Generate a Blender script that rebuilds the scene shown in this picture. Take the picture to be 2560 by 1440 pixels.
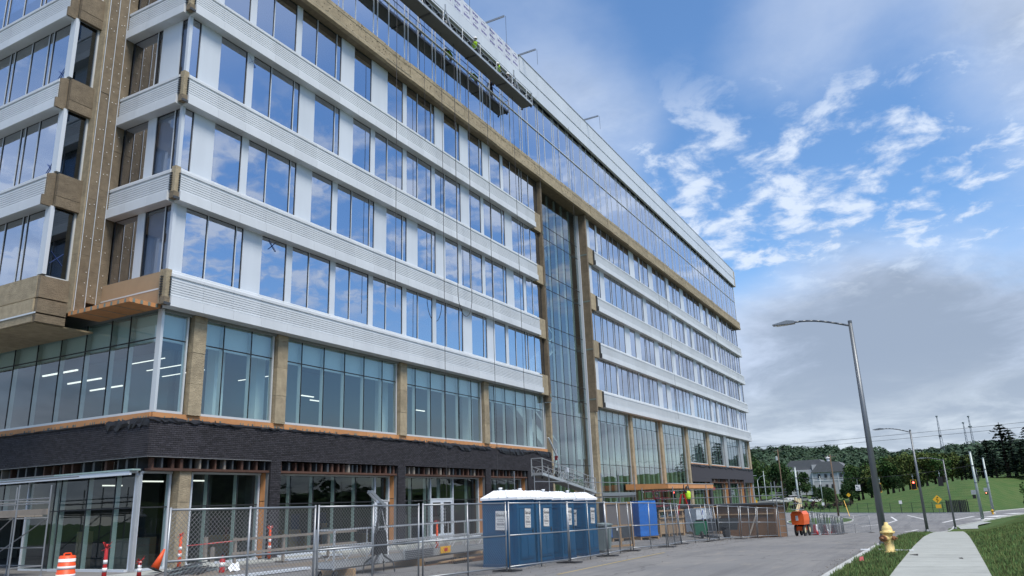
import bpy, math, random
from mathutils import Vector, Matrix
random.seed(7)
SC = bpy.context.scene
COL = SC.collection
for o in list(bpy.data.objects):
    bpy.data.objects.remove(o)

# ---------------------------------------------------------------- camera
cam = bpy.data.cameras.new('camera')
cam.sensor_width = 36.0
cam.lens = 1916.0 / 2560.0 * 36.0
cam.clip_start = 0.1
cam.clip_end = 6000.0
camo = bpy.data.objects.new('camera', cam)
COL.objects.link(camo)
AX = ((0.48232482, 0.22044857, 0.84780021),
      (-0.87526405, 0.16073836, 0.45615350),
      (-0.03571563, -0.96206320, 0.27047881))
cm = Matrix([[AX[i][0], -AX[i][1], -AX[i][2], (0, 0, 1.85)[i]] for i in range(3)] + [[0, 0, 0, 1]])
camo.matrix_world = cm
SC.camera = camo


def look(px, py):
    """world direction seen at a point of the 2560 x 1440 photograph (used to lay out the sky)"""
    d = ((px - 1280) / 1916.0, (py - 720) / 1916.0, 1.0)
    return Vector([sum(AX[i][k] * d[k] for k in range(3)) for i in range(3)]).normalized()


# ---------------------------------------------------------------- sky
SUN_EL, SUN_AZ = math.radians(57), math.radians(180 + 26)
W = bpy.data.worlds.new('World')
SC.world = W
W.use_nodes = True
nt = W.node_tree
nt.nodes.clear()


def nd(tree, kind, **kw):
    n = tree.nodes.new(kind)
    for k, v in kw.items():
        if k.startswith('i_'):
            n.inputs[k[2:].replace('_', ' ')].default_value = v
        else:
            setattr(n, k, v)
    return n


def math_n(tree, op, a, b=None, c=None, clamp=False):
    n = tree.nodes.new('ShaderNodeMath')
    n.operation = op
    n.use_clamp = clamp
    for i, s in enumerate((a, b, c)):
        if s is None:
            continue
        if isinstance(s, (int, float)):
            n.inputs[i].default_value = s
        else:
            tree.links.new(s, n.inputs[i])
    return n.outputs[0]


def maprange(tree, v, a, b, c, d, smooth=True):
    n = tree.nodes.new('ShaderNodeMapRange')
    n.interpolation_type = 'SMOOTHSTEP' if smooth else 'LINEAR'
    n.clamp = True
    tree.links.new(v, n.inputs[0])
    for i, x in enumerate((a, b, c, d)):
        n.inputs[i + 1].default_value = x
    return n.outputs[0]


def mixc(tree, f, a, b, mode='MIX'):
    n = tree.nodes.new('ShaderNodeMix')
    n.data_type = 'RGBA'
    n.blend_type = mode
    for i, s in ((0, f), (6, a), (7, b)):
        if isinstance(s, (int, float)):
            n.inputs[i].default_value = s
        elif isinstance(s, tuple):
            n.inputs[i].default_value = s if len(s) == 4 else s + (1,)
        else:
            tree.links.new(s, n.inputs[i])
    return n.outputs[2]


def build_sky():
    L = nt.links
    out = nd(nt, 'ShaderNodeOutputWorld')
    bg = nd(nt, 'ShaderNodeBackground')
    L.new(bg.outputs[0], out.inputs[0])
    sky = nd(nt, 'ShaderNodeTexSky', sky_type='NISHITA', sun_disc=False, sun_elevation=SUN_EL,
             sun_rotation=SUN_AZ, altitude=150.0, air_density=1.0, dust_density=0.1, ozone_density=3.0)
    skyb = nd(nt, 'ShaderNodeVectorMath', operation='SCALE')
    L.new(sky.outputs[0], skyb.inputs[0])
    skyb.inputs[3].default_value = 0.096
    hsk = nd(nt, 'ShaderNodeHueSaturation')
    hsk.inputs['Saturation'].default_value = 1.18
    L.new(skyb.outputs[0], hsk.inputs['Color'])
    tc = nd(nt, 'ShaderNodeTexCoord')
    dv = tc.outputs['Generated']
    sp = nd(nt, 'ShaderNodeSeparateXYZ')
    L.new(dv, sp.inputs[0])
    z = math_n(nt, 'MAXIMUM', sp.outputs[2], 0.0)
    den = math_n(nt, 'ADD', z, 0.16)
    u = math_n(nt, 'DIVIDE', sp.outputs[0], den)
    v = math_n(nt, 'DIVIDE', sp.outputs[1], den)
    cb = nd(nt, 'ShaderNodeCombineXYZ')
    L.new(u, cb.inputs[0]); L.new(v, cb.inputs[1])
    uv = cb.outputs[0]

    def noise(scale, detail, rough, off, dist=0.0, vec=None):
        mp = nd(nt, 'ShaderNodeMapping')
        mp.inputs['Location'].default_value = off
        L.new(vec or uv, mp.inputs[0])
        n = nd(nt, 'ShaderNodeTexNoise')
        n.inputs['Scale'].default_value = scale
        n.inputs['Detail'].default_value = detail
        n.inputs['Roughness'].default_value = rough
        n.inputs['Distortion'].default_value = dist
        L.new(mp.outputs[0], n.inputs['Vector'])
        return n.outputs[0]

    def lobe(px, py, k):
        d = nd(nt, 'ShaderNodeVectorMath', operation='DOT_PRODUCT')
        L.new(dv, d.inputs[0])
        d.inputs[1].default_value = look(px, py)
        return math_n(nt, 'EXPONENT', math_n(nt, 'MULTIPLY', math_n(nt, 'SUBTRACT', d.outputs['Value'], 1.0), k))

    big = noise(0.85, 7, 0.56, (3.1, 1.7, 0), 0.15)
    soft = noise(0.55, 3, 0.5, (9.3, 4.2, 0), 0.1)
    fine = noise(8.5, 7, 0.60, (1.2, 8.8, 0), 0.25)
    # cover: heavy near the horizon, open higher up
    base = math_n(nt, 'ADD', maprange(nt, z, 0.03, 0.32, 0.30, 0.125), 0.0)
    d = math_n(nt, 'ADD', math_n(nt, 'MULTIPLY', big, 0.62), math_n(nt, 'MULTIPLY', soft, 0.38))
    d = math_n(nt, 'ADD', d, base)
    for px, py, k, a in ((2330, 800, 70, 0.15), (2150, 930, 110, 0.10), (1840, 560, 190, -0.20), (2060, 400, 150, -0.16), (2480, 430, 150, -0.09), (2200, 700, 200, .10), (1230, -350, 60, -0.05),
                         (1680, 60, 160, -0.20), (1760, 330, 300, -0.14), (1900, 190, 160, 0.09), (2450, 150, 60, 0.13),
                         (1560, 220, 220, 0.06), (2250, 540, 160, -0.16), (2220, 60, 250, -0.14)):
        d = math_n(nt, 'ADD', d, math_n(nt, 'MULTIPLY', lobe(px, py, k), a))
    # the same broken field goes on over the opposite side, where the lower windows mirror it
    dd = nd(nt, 'ShaderNodeVectorMath', operation='DOT_PRODUCT')
    L.new(dv, dd.inputs[0])
    dd.inputs[1].default_value = Vector((.72, -.63, .29)).normalized()
    opp = maprange(nt, dd.outputs['Value'], 0.925, 0.985, 0, 1)
    d = math_n(nt, 'SUBTRACT', d, math_n(nt, 'MULTIPLY', opp, 0.17))
    mask = maprange(nt, d, 0.50, 0.80, 0.0, 1.0)
    # small broken cloudlets in a belt of middle elevation
    belt = math_n(nt, 'MULTIPLY', maprange(nt, z, 0.20, 0.28, 0, 1), maprange(nt, z, 0.40, 0.54, 1, 0))
    puff = math_n(nt, 'MULTIPLY', maprange(nt, math_n(nt, 'ADD', math_n(nt, 'MULTIPLY', fine, 0.75), math_n(nt, 'ADD', math_n(nt, 'MULTIPLY', big, 0.25), math_n(nt, 'MULTIPLY', opp, 0.012))), 0.445, 0.615, 0, 1), belt)
    mask = math_n(nt, 'MAXIMUM', math_n(nt, 'MULTIPLY', mask, 0.96), math_n(nt, 'MULTIPLY', puff, 0.85))
    mid = noise(1.9, 8, 0.62, (5.5, 2.2, 0), 0.4)
    sh = math_n(nt, 'ADD', d, math_n(nt, 'MULTIPLY', math_n(nt, 'SUBTRACT', fine, 0.5), 0.12))
    sh = math_n(nt, 'ADD', sh, math_n(nt, 'MULTIPLY', math_n(nt, 'SUBTRACT', mid, 0.5), 0.75))
    shade = maprange(nt, sh, 0.60, 0.96, 0.0, 1.0)
    cloud = mixc(nt, shade, (0.30, 0.35, 0.445), (0.168, 0.205, 0.268))
    cloud = mixc(nt, math_n(nt, 'MULTIPLY', puff, 0.8), cloud, (0.42, 0.465, 0.53))
    low = math_n(nt, 'MULTIPLY', maprange(nt, z, 0.015, 0.16, 0.95, 0.0), maprange(nt, mid, 0.36, 0.62, 1.0, 0.30))
    cloud = mixc(nt, low, cloud, (0.37, 0.41, 0.455))
    veil = mixc(nt, 0.07, hsk.outputs[0], (0.25, 0.31, 0.42))
    final = mixc(nt, mask, veil, cloud)
    L.new(final, bg.inputs[0])
    bg.inputs[1].default_value = 1.0


build_sky()
sun = bpy.data.lights.new('sun', 'SUN')
sun.energy = 2.1
sun.angle = math.radians(24)
sun.color = (1.0, 0.93, 0.83)
suno = bpy.data.objects.new('sun', sun)
COL.objects.link(suno)
sd = Vector((math.sin(SUN_AZ) * math.cos(SUN_EL), math.cos(SUN_AZ) * math.cos(SUN_EL), math.sin(SUN_EL)))
suno.rotation_euler = sd.to_track_quat('Z', 'Y').to_euler()
suno.location = (0, 0, 60)
vs = SC.view_settings
vs.view_transform = 'Standard'
vs.look = 'None'
vs.exposure = 1.05
vs.gamma = 1.0
SC.cycles.use_denoising = True
SC.cycles.max_bounces = 8
SC.cycles.transparent_max_bounces = 24
SC.cycles.caustics_reflective = False
SC.cycles.caustics_refractive = False
SC.cycles.sample_clamp_indirect = 6.0

# ---------------------------------------------------------------- helpers
WL = {}


def wl(o):
    return WL.get(o.name, Vector((0, 0, 0)))


class MB:
    def __init__(s):
        s.v = []; s.f = []; s.mi = []

    def add(s, vs_, fs, mi=0):
        b = len(s.v)
        s.v += [tuple(p) for p in vs_]
        for f in fs:
            s.f.append(tuple(i + b for i in f)); s.mi.append(mi)
        return s

    def box(s, x0, x1, y0, y1, z0, z1, mi=0):
        return s.add([(x0, y0, z0), (x1, y0, z0), (x1, y1, z0), (x0, y1, z0), (x0, y0, z1), (x1, y0, z1), (x1, y1, z1), (x0, y1, z1)],
                     [(0, 3, 2, 1), (4, 5, 6, 7), (0, 1, 5, 4), (1, 2, 6, 5), (2, 3, 7, 6), (3, 0, 4, 7)], mi)

    def beam(s, p, q, w, h=None, up=(0, 0, 1), mi=0):
        p = Vector(p); q = Vector(q); h = h or w
        d = (q - p).normalized(); up = Vector(up)
        if abs(d.dot(up)) > 0.98:
            up = Vector((1, 0, 0))
        a = d.cross(up).normalized() * (w / 2); b = a.cross(d).normalized() * (h / 2)
        vs_ = [p - a - b, p + a - b, p + a + b, p - a + b, q - a - b, q + a - b, q + a + b, q - a + b]
        return s.add(vs_, [(0, 1, 2, 3), (7, 6, 5, 4), (0, 4, 5, 1), (1, 5, 6, 2), (2, 6, 7, 3), (3, 7, 4, 0)], mi)

    def tube(s, p, q, r, n=6, r2=None, mi=0, cap=True):
        p = Vector(p); q = Vector(q); r2 = r if r2 is None else r2
        d = (q - p).normalized()
        a = d.orthogonal().normalized(); b = d.cross(a)
        vs_ = []
        for c, rr in ((p, r), (q, r2)):
            for i in range(n):
                t = 2 * math.pi * i / n
                vs_.append(c + a * math.cos(t) * rr + b * math.sin(t) * rr)
        fs = [(i, (i + 1) % n, n + (i + 1) % n, n + i) for i in range(n)]
        if cap:
            fs += [tuple(range(n - 1, -1, -1)), tuple(range(n, 2 * n))]
        return s.add(vs_, fs, mi)

    def path(s, pts, r, n=6, mi=0):
        for a, b in zip(pts[:-1], pts[1:]):
            s.tube(a, b, r, n, mi=mi)
        return s

    def lathe(s, prof, n=16, c=(0, 0, 0), ax=None, mi=0):
        c = Vector(c)
        rot = Vector((0, 0, 1)).rotation_difference(Vector(ax)).to_matrix() if ax else Matrix.Identity(3)
        vs_ = []
        for r, z in prof:
            for i in range(n):
                t = 2 * math.pi * i / n
                vs_.append(c + rot @ Vector((r * math.cos(t), r * math.sin(t), z)))
        fs = []
        for k in range(len(prof) - 1):
            for i in range(n):
                j = (i + 1) % n
                fs.append((k * n + i, k * n + j, (k + 1) * n + j, (k + 1) * n + i))
        fs.append(tuple(range(n - 1, -1, -1)))
        fs.append(tuple((len(prof) - 1) * n + i for i in range(n)))
        return s.add(vs_, fs, mi)

    def prism(s, poly, axis, a0, a1, mi=0):
        """poly: points in the two other axes, extruded along axis 'x','y' or 'z'"""
        def P(p, a):
            return {'x': (a, p[0], p[1]), 'y': (p[0], a, p[1]), 'z': (p[0], p[1], a)}[axis]
        n = len(poly)
        vs_ = [P(p, a0) for p in poly] + [P(p, a1) for p in poly]
        fs = [(i, (i + 1) % n, n + (i + 1) % n, n + i) for i in range(n)] + [tuple(range(n - 1, -1, -1)), tuple(range(n, 2 * n))]
        return s.add(vs_, fs, mi)

    def mesh(s, name, mats, smooth=False):
        me = bpy.data.meshes.new(name)
        me.from_pydata(s.v, [], s.f)
        mats = mats if isinstance(mats, (list, tuple)) else [mats]
        for m in mats:
            me.materials.append(m)
        if len(mats) > 1:
            me.polygons.foreach_set('material_index', s.mi)
        if smooth:
            me.polygons.foreach_set('use_smooth', [True] * len(me.polygons))
        me.update()
        return me

    def build(s, name, mats, parent=None, smooth=False, local=False):
        o = bpy.data.objects.new(name, s.mesh(name, mats, smooth))
        COL.objects.link(o)
        if parent:
            o.parent = parent
            if not local:
                o.location = -wl(parent)
                WL[o.name] = Vector((0, 0, 0))
        return o


def fixn(me):
    import bmesh
    bm = bmesh.new(); bm.from_mesh(me)
    bmesh.ops.recalc_face_normals(bm, faces=bm.faces)
    bm.to_mesh(me); bm.free()


UB = {}


def U(name, mat, parent, x0, x1, y0, y1, z0, z1, rot=None):
    """a box piece sharing one unit mesh per material"""
    if mat.name not in UB:
        UB[mat.name] = MB().box(-.5, .5, -.5, .5, -.5, .5).mesh('piece_' + mat.name, mat)
    o = bpy.data.objects.new(name, UB[mat.name])
    COL.objects.link(o)
    c = Vector(((x0 + x1) / 2, (y0 + y1) / 2, (z0 + z1) / 2))
    o.scale = (x1 - x0, y1 - y0, z1 - z0)
    if parent:
        o.parent = parent
        o.location = c - wl(parent)
    else:
        o.location = c
    WL[o.name] = c
    if rot:
        o.rotation_euler = rot
    return o


def thing(name, label, cat, loc=(0, 0, 0), rz=0.0, group=None):
    o = bpy.data.objects.new(name, None)
    o.empty_display_size = 0.3
    COL.objects.link(o)
    o.location = loc; o.rotation_euler = (0, 0, rz)
    WL[o.name] = Vector(loc)
    return tag(o, label, cat, group)


def tag(o, label=None, cat=None, group=None, kind=None):
    if label: o['label'] = label
    if cat: o['category'] = cat
    if group: o['group'] = group
    if kind: o['kind'] = kind
    return o


def part(parent, name):
    """an empty-free grouping part: a tiny real mesh that carries sub-parts is given by the caller"""
    o = bpy.data.objects.new(name, None)
    COL.objects.link(o)
    o.parent = parent
    o.location = (0, 0, 0)
    WL[o.name] = wl(parent).copy()
    return o


def copy_tree(o, parent=None):
    c = o.copy(); COL.objects.link(c); c.parent = parent
    for ch in o.children:
        copy_tree(ch, c)
    return c


ORD = ['first', 'second', 'third', 'fourth', 'fifth', 'sixth', 'seventh', 'eighth', 'ninth', 'tenth', 'eleventh', 'twelfth', 'thirteenth', 'fourteenth', 'fifteenth', 'sixteenth',
       'seventeenth', 'eighteenth', 'nineteenth', 'twentieth', 'twenty-first', 'twenty-second', 'twenty-third', 'twenty-fourth', 'twenty-fifth', 'twenty-sixth', 'twenty-seventh', 'twenty-eighth',
       'twenty-ninth', 'thirtieth', 'thirty-first', 'thirty-second', 'thirty-third', 'thirty-fourth', 'thirty-fifth', 'thirty-sixth', 'thirty-seventh', 'thirty-eighth', 'thirty-ninth', 'fortieth']

# ---------------------------------------------------------------- materials
MT = {}


def mat(name, col, rough=0.6, metal=0.0, var=0.12, scale=1.5, bump=0.0, bscale=40.0, rnd=0.05, island=0.0, hue=0.0, spec=0.5, stretch=None):
    if name in MT:
        return MT[name]
    m = bpy.data.materials.new(name)
    m.use_nodes = True
    t = m.node_tree
    b = t.nodes['Principled BSDF']
    b.inputs['Roughness'].default_value = rough
    b.inputs['Metallic'].default_value = metal
    b.inputs['Specular IOR Level'].default_value = spec
    g = nd(t, 'ShaderNodeNewGeometry')
    vec = g.outputs['Position']
    if stretch:
        mp = nd(t, 'ShaderNodeMapping'); mp.inputs['Scale'].default_value = stretch
        t.links.new(vec, mp.inputs[0]); vec = mp.outputs[0]
    n = nd(t, 'ShaderNodeTexNoise')
    n.inputs['Scale'].default_value = scale; n.inputs['Detail'].default_value = 6; n.inputs['Roughness'].default_value = 0.62
    t.links.new(vec, n.inputs['Vector'])
    val = math_n(t, 'MULTIPLY_ADD', n.outputs[0], 2.6 * var, 1 - 1.3 * var)
    if rnd:
        oi = nd(t, 'ShaderNodeObjectInfo')
        val = math_n(t, 'ADD', val, math_n(t, 'MULTIPLY_ADD', oi.outputs['Random'], 2 * rnd, -rnd))
    if island:
        val = math_n(t, 'ADD', val, math_n(t, 'MULTIPLY_ADD', g.outputs['Random Per Island'], 2 * island, -island))
    hs = nd(t, 'ShaderNodeHueSaturation')
    hs.inputs['Color'].default_value = tuple(col) + (1,)
    t.links.new(val, hs.inputs['Value'])
    if hue:
        src = g.outputs['Random Per Island'] if island else n.outputs[0]
        t.links.new(math_n(t, 'MULTIPLY_ADD', src, hue, 0.5 - hue / 2), hs.inputs['Hue'])
    t.links.new(hs.outputs[0], b.inputs['Base Color'])
    if bump:
        n2 = nd(t, 'ShaderNodeTexNoise')
        n2.inputs['Scale'].default_value = bscale; n2.inputs['Detail'].default_value = 4
        t.links.new(vec, n2.inputs['Vector'])
        bp = nd(t, 'ShaderNodeBump'); bp.inputs['Strength'].default_value = bump; bp.inputs['Distance'].default_value = 0.05
        t.links.new(n2.outputs[0], bp.inputs['Height'])
        t.links.new(bp.outputs[0], b.inputs['Normal'])
    MT[name] = m
    return m


def glass(name, tint, refl, gloss=(0.9, 0.93, 1.0), wav=0.003, wscale=0.7):
    m = bpy.data.materials.new(name); m.use_nodes = True
    t = m.node_tree; t.nodes.clear()
    out = nd(t, 'ShaderNodeOutputMaterial')
    tr = nd(t, 'ShaderNodeBsdfTransparent'); tr.inputs[0].default_value = tuple(c ** .5 for c in tint) + (1,)
    gl = nd(t, 'ShaderNodeBsdfGlossy'); gl.inputs['Roughness'].default_value = 0.0; gl.inputs['Color'].default_value = gloss + (1,)
    g = nd(t, 'ShaderNodeNewGeometry')
    n = nd(t, 'ShaderNodeTexNoise'); n.inputs['Scale'].default_value = wscale; n.inputs['Detail'].default_value = 2
    t.links.new(g.outputs['Position'], n.inputs['Vector'])
    bp = nd(t, 'ShaderNodeBump'); bp.inputs['Strength'].default_value = 1.0; bp.inputs['Distance'].default_value = wav
    t.links.new(n.outputs[0], bp.inputs['Height'])
    t.links.new(bp.outputs[0], gl.inputs['Normal'])
    lw = nd(t, 'ShaderNodeLayerWeight'); lw.inputs[0].default_value = 0.5
    f5 = math_n(t, 'POWER', lw.outputs['Facing'], 4.0)
    f = math_n(t, 'MULTIPLY_ADD', f5, 1.0 - refl, refl, clamp=True)
    f = math_n(t, 'MULTIPLY', f, math_n(t, 'SUBTRACT', 1.0, g.outputs['Backfacing']))
    mx = nd(t, 'ShaderNodeMixShader')
    t.links.new(f, mx.inputs[0]); t.links.new(tr.outputs[0], mx.inputs[1]); t.links.new(gl.outputs[0], mx.inputs[2])
    t.links.new(mx.outputs[0], out.inputs[0])
    MT[name] = m
    return m


def emit(name, col, s):
    m = bpy.data.materials.new(name); m.use_nodes = True
    b = m.node_tree.nodes['Principled BSDF']
    b.inputs['Base Color'].default_value = (0.8, 0.8, 0.8, 1)
    b.inputs['Emission Color'].default_value = col + (1,); b.inputs['Emission Strength'].default_value = s
    MT[name] = m
    return m


WHITE = mat('white_metal', (0.545, 0.595, 0.65), 0.42, var=0.09, scale=1.1, rnd=0.035, stretch=(1, 1, .12))
LOUV = mat('louvre_metal', (0.575, 0.61, 0.64), 0.45, var=0.10, scale=1.1, rnd=0.04, stretch=(1, 1, .15))
FRAME = mat('frame_aluminium', (0.62, 0.65, 0.66), 0.4, 0.3, var=0.05)
MULL = mat('mullion_grey', (0.52, 0.58, 0.57), 0.5, 0.1, var=0.06)
DARKJ = mat('gasket_black', (0.02, 0.022, 0.025), 0.6, var=0.05)
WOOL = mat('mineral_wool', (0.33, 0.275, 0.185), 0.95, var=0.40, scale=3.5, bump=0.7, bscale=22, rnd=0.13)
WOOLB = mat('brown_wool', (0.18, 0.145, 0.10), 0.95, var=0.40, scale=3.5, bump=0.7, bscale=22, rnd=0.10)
STUD = mat('plastic_washer', (0.75, 0.74, 0.70), 0.5)
ORANGE = mat('orange_sheathing', (0.53, 0.25, 0.10), 0.7, var=0.24, scale=2.0, rnd=0.06)
TAPE = mat('grey_green_tape', (0.16, 0.20, 0.18), 0.7, var=0.2, scale=4)
TANB = mat('tan_board', (0.34, 0.245, 0.15), 0.8, var=0.15, scale=1.2, rnd=0.05)
BRICK = mat('dark_brick', (0.040, 0.038, 0.046), 0.8, var=0.25, scale=6, bump=0.5, bscale=60, rnd=0.30, island=0.30)
MORTAR = mat('dark_mortar', (0.026, 0.026, 0.030), 0.95, var=0.2, scale=8)
MEMB = mat('black_membrane', (0.012, 0.012, 0.015), 0.55, var=0.2, scale=3)
RUST = mat('rusty_steel', (0.075, 0.036, 0.024), 0.85, var=0.4, scale=4, rnd=0.25)
LUMBER = mat('lumber', (0.36, 0.24, 0.13), 0.8, var=0.2, scale=5, rnd=0.12)
GREYWOOD = mat('weathered_lumber', (0.24, 0.21, 0.175), 0.85, var=0.2, scale=5, rnd=0.1)
PLY = mat('plywood', (0.17, 0.095, 0.05), 0.8, var=0.28, scale=1.3, rnd=0.16, stretch=(1, 1, 0.35))
GALV = mat('galvanised', (0.30, 0.32, 0.34), 0.42, 0.6, var=0.12, scale=3, rnd=0.05)
ALU = mat('aluminium', (0.50, 0.52, 0.53), 0.4, 0.55, var=0.12, scale=3, rnd=0.05)
STEELD = mat('dark_steel', (0.07, 0.075, 0.08), 0.5, 0.4, var=0.15)
CONC = mat('concrete', (0.345, 0.36, 0.335), 0.9, var=0.20, scale=1.8, bump=0.25, bscale=30, rnd=0.045)
KERBC = mat('kerb_concrete', (0.44, 0.45, 0.43), 0.9, var=0.18, scale=1.5, bump=0.2, bscale=30, rnd=0.05)
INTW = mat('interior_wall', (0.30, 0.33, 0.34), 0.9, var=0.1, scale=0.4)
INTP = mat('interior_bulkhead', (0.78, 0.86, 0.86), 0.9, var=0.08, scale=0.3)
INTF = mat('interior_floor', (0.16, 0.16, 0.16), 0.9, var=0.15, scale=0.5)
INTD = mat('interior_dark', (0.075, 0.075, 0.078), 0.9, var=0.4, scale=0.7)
GL_UP = glass('window_glass', (0.36, 0.42, 0.48), 0.60, (0.86, 0.90, 1.0))
GL_TOP = glass('curtain_glass', (0.20, 0.25, 0.30), 0.68, (0.86, 0.90, 1.0))
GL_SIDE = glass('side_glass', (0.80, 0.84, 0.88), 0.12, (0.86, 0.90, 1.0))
GL_2 = glass('clear_glass', (0.74, 0.86, 0.85), 0.14, (0.95, 0.98, 1.0))
GL_G = glass('storefront_glass', (0.66, 0.76, 0.74), 0.05, (0.92, 0.97, 1.0))
GL_DK = glass('tinted_return_glass', (0.12, 0.16, 0.18), 0.15, (0.8, 0.9, 1.0))
GL_AT = glass('atrium_glass', (0.68, 0.82, 0.80), 0.20, (0.92, 0.97, 1.0))
LAMP = emit('linear_lamp', (1.0, 0.95, 0.88), 0.7)
BLUEP = mat('blue_plastic', (0.004, 0.088, 0.205), 0.5, spec=0.25, var=0.16, scale=1.2, rnd=0.05)
BLUED = mat('blue_plastic_dark', (0.008, 0.06, 0.15), 0.5, var=0.1)
WPLAST = mat('white_plastic', (0.80, 0.82, 0.84), 0.5, var=0.06)
PAPER = mat('white_placard', (0.72, 0.72, 0.70), 0.6, var=0.05)
INK = mat('black_ink', (0.015, 0.015, 0.02), 0.6, var=0.02)
PURPLE = mat('purple_print', (0.13, 0.11, 0.30), 0.6, var=0.05)
MEMW = mat('printed_membrane', (0.56, 0.60, 0.66), 0.45, var=0.08, scale=1.5, bump=0.5, bscale=2.5)
SAFE = mat('safety_orange', (0.75, 0.085, 0.015), 0.5, var=0.1, rnd=0.05)
REDP = mat('red_paint', (0.45, 0.02, 0.02), 0.45, var=0.15)
WSTRIPE = mat('reflective_white', (0.72, 0.72, 0.72), 0.4, var=0.06)
RUBBER = mat('black_rubber', (0.02, 0.02, 0.022), 0.8, var=0.2)
HIVIS = mat('hi_vis_lime', (0.45, 0.75, 0.03), 0.7, var=0.1)
CLOTH = mat('dark_clothing', (0.03, 0.03, 0.045), 0.9, var=0.2, rnd=0)
SKIN = mat('skin', (0.35, 0.19, 0.13), 0.6, var=0.06, rnd=0)
HELM = mat('white_helmet', (0.8, 0.8, 0.8), 0.35, var=0.02)
TARP = mat('blue_tarp', (0.015, 0.14, 0.50), 0.5, var=0.15, scale=2, bump=0.6, bscale=5)
GREYB = mat('grey_bin', (0.15, 0.19, 0.20), 0.55, var=0.12)
WRAP = mat('dark_wrap', (0.05, 0.06, 0.07), 0.4, var=0.35, scale=2.5, bump=0.5, bscale=6)
LIFTO = mat('lift_orange', (0.80, 0.13, 0.03), 0.4, var=0.08)
CREAM = mat('cream_paint', (0.62, 0.55, 0.34), 0.45, var=0.1)
GREENP = mat('green_plastic', (0.015, 0.13, 0.07), 0.5, var=0.15)
YEL = mat('sign_yellow', (0.75, 0.42, 0.02), 0.5, var=0.05)
YELH = mat('hydrant_yellow', (0.72, 0.55, 0.22), 0.55, var=0.16, scale=6, bump=0.15, bscale=25)
RUSTC = mat('rust_cap', (0.22, 0.10, 0.045), 0.8, var=0.3, scale=12)
POLE = mat('pole_grey', (0.16, 0.175, 0.19), 0.45, 0.5, var=0.10, scale=2)
POLEL = mat('pole_galvanised_pale', (0.36, 0.41, 0.41), 0.5, 0.35, var=0.10, scale=2)
WOODP = mat('utility_pole_wood', (0.13, 0.09, 0.06), 0.9, var=0.25, scale=3)
BLACK = mat('black_paint', (0.012, 0.012, 0.013), 0.5, var=0.1)
ROADW = mat('road_paint', (0.62, 0.62, 0.60), 0.8, var=0.30, scale=3)

# ---------------------------------------------------------------- terrain
def interp(x, xs, ys):
    if x <= xs[0]:
        return ys[0]
    for i in range(len(xs) - 1):
        if x <= xs[i + 1]:
            t = (x - xs[i]) / (xs[i + 1] - xs[i])
            return ys[i] + (ys[i + 1] - ys[i]) * t
    return ys[-1]


def smooth(t):
    t = max(0.0, min(1.0, t))
    return t * t * (3 - 2 * t)


KX = [-60, -30, 0, 20, 30, 40, 50, 60, 72, 90, 110, 125, 140]
KZ = [.8, .5, .22, .03, -.12, -.36, -.72, -1.12, -1.65, -2.5, -3.12, -3.24, -3.24]
SXk = [-60, 0, 20, 40, 50, 60, 75, 100, 125, 140]
SZk = [.2, .05, .02, -.16, -.42, -.75, -1.35, -2.5, -3.24, -3.24]
FY = [-300, -60, -40, -14, -5, 6, 18.6, 32, 60, 300]
FX = [420, 262, 245, 207, 184, 189, 201, 217, 238, 330]
HY = [-60, -17, 0, 16, 27, 35, 42, 60, 120]
HS = [8.4, 7.7, 6.5, 3.7, 1.7, 1.5, 4.0, 4.4, 5.0]


def edge_right(x):           # road edge on the side of the pavement
    return interp(x, [-60, 78, 97, 120, 139, 161, 190, 230], [2.6, 2.6, .8, .2, -3.8, -8.5, -18, -40])


def H(x, y):
    z = interp(x, KX, KZ)
    if y > 12:
        z += (interp(x, SXk, SZk) - z) * smooth((y - 12) / 3.0)
    if y < 0:
        f = 1 - smooth((x - 84) / 26.0)
        dd_ = min(max(0, -0.9 - y), 8.5)
        z += f * (0.13 * dd_ + 0.034 * dd_ * dd_ + 7.0 * smooth((-30 - y) / 50.0))
    xf = interp(y, FY, FX)
    if x > xf - 1:
        s = interp(y, HY, HS)
        z += s * smooth((x - xf) / 62.0)
        if x > 300:
            z += (interp(y, [-300, -80, 0, 60, 110, 170, 400], [16, 19, 20, 25, 29, 27, 14])) * smooth((x - 300) / 400.0)
    return z


def verge(x, y):             # raised grass and pavement, 0.12 above the road
    e = edge_right(x)
    return 0.12 if y < e - 0.05 and x < 118 else 0.0


def frange(a, b, s):
    o = []
    while a < b - 1e-6:
        o.append(a); a += s
    return o


XK = frange(-120, -20, 10) + frange(-20, 140, 2.0) + frange(140, 260, 4) + frange(260, 400, 10) + frange(400, 900, 25) + [900, 1100, 1500, 2200, 3500]


def grid(name, xs, ys, zf, m, kind='structure'):
    mb = MB()
    ny = len(ys)
    mb.v = [(x, y, zf(x, y)) for x in xs for y in ys]
    mb.f = [(i * ny + j, (i + 1) * ny + j, (i + 1) * ny + j + 1, i * ny + j + 1) for i in range(len(xs) - 1) for j in range(ny - 1)]
    mb.mi = [0] * len(mb.f)
    o = mb.build(name, m, smooth=True)
    tag(o, kind=kind)
    return o


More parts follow.
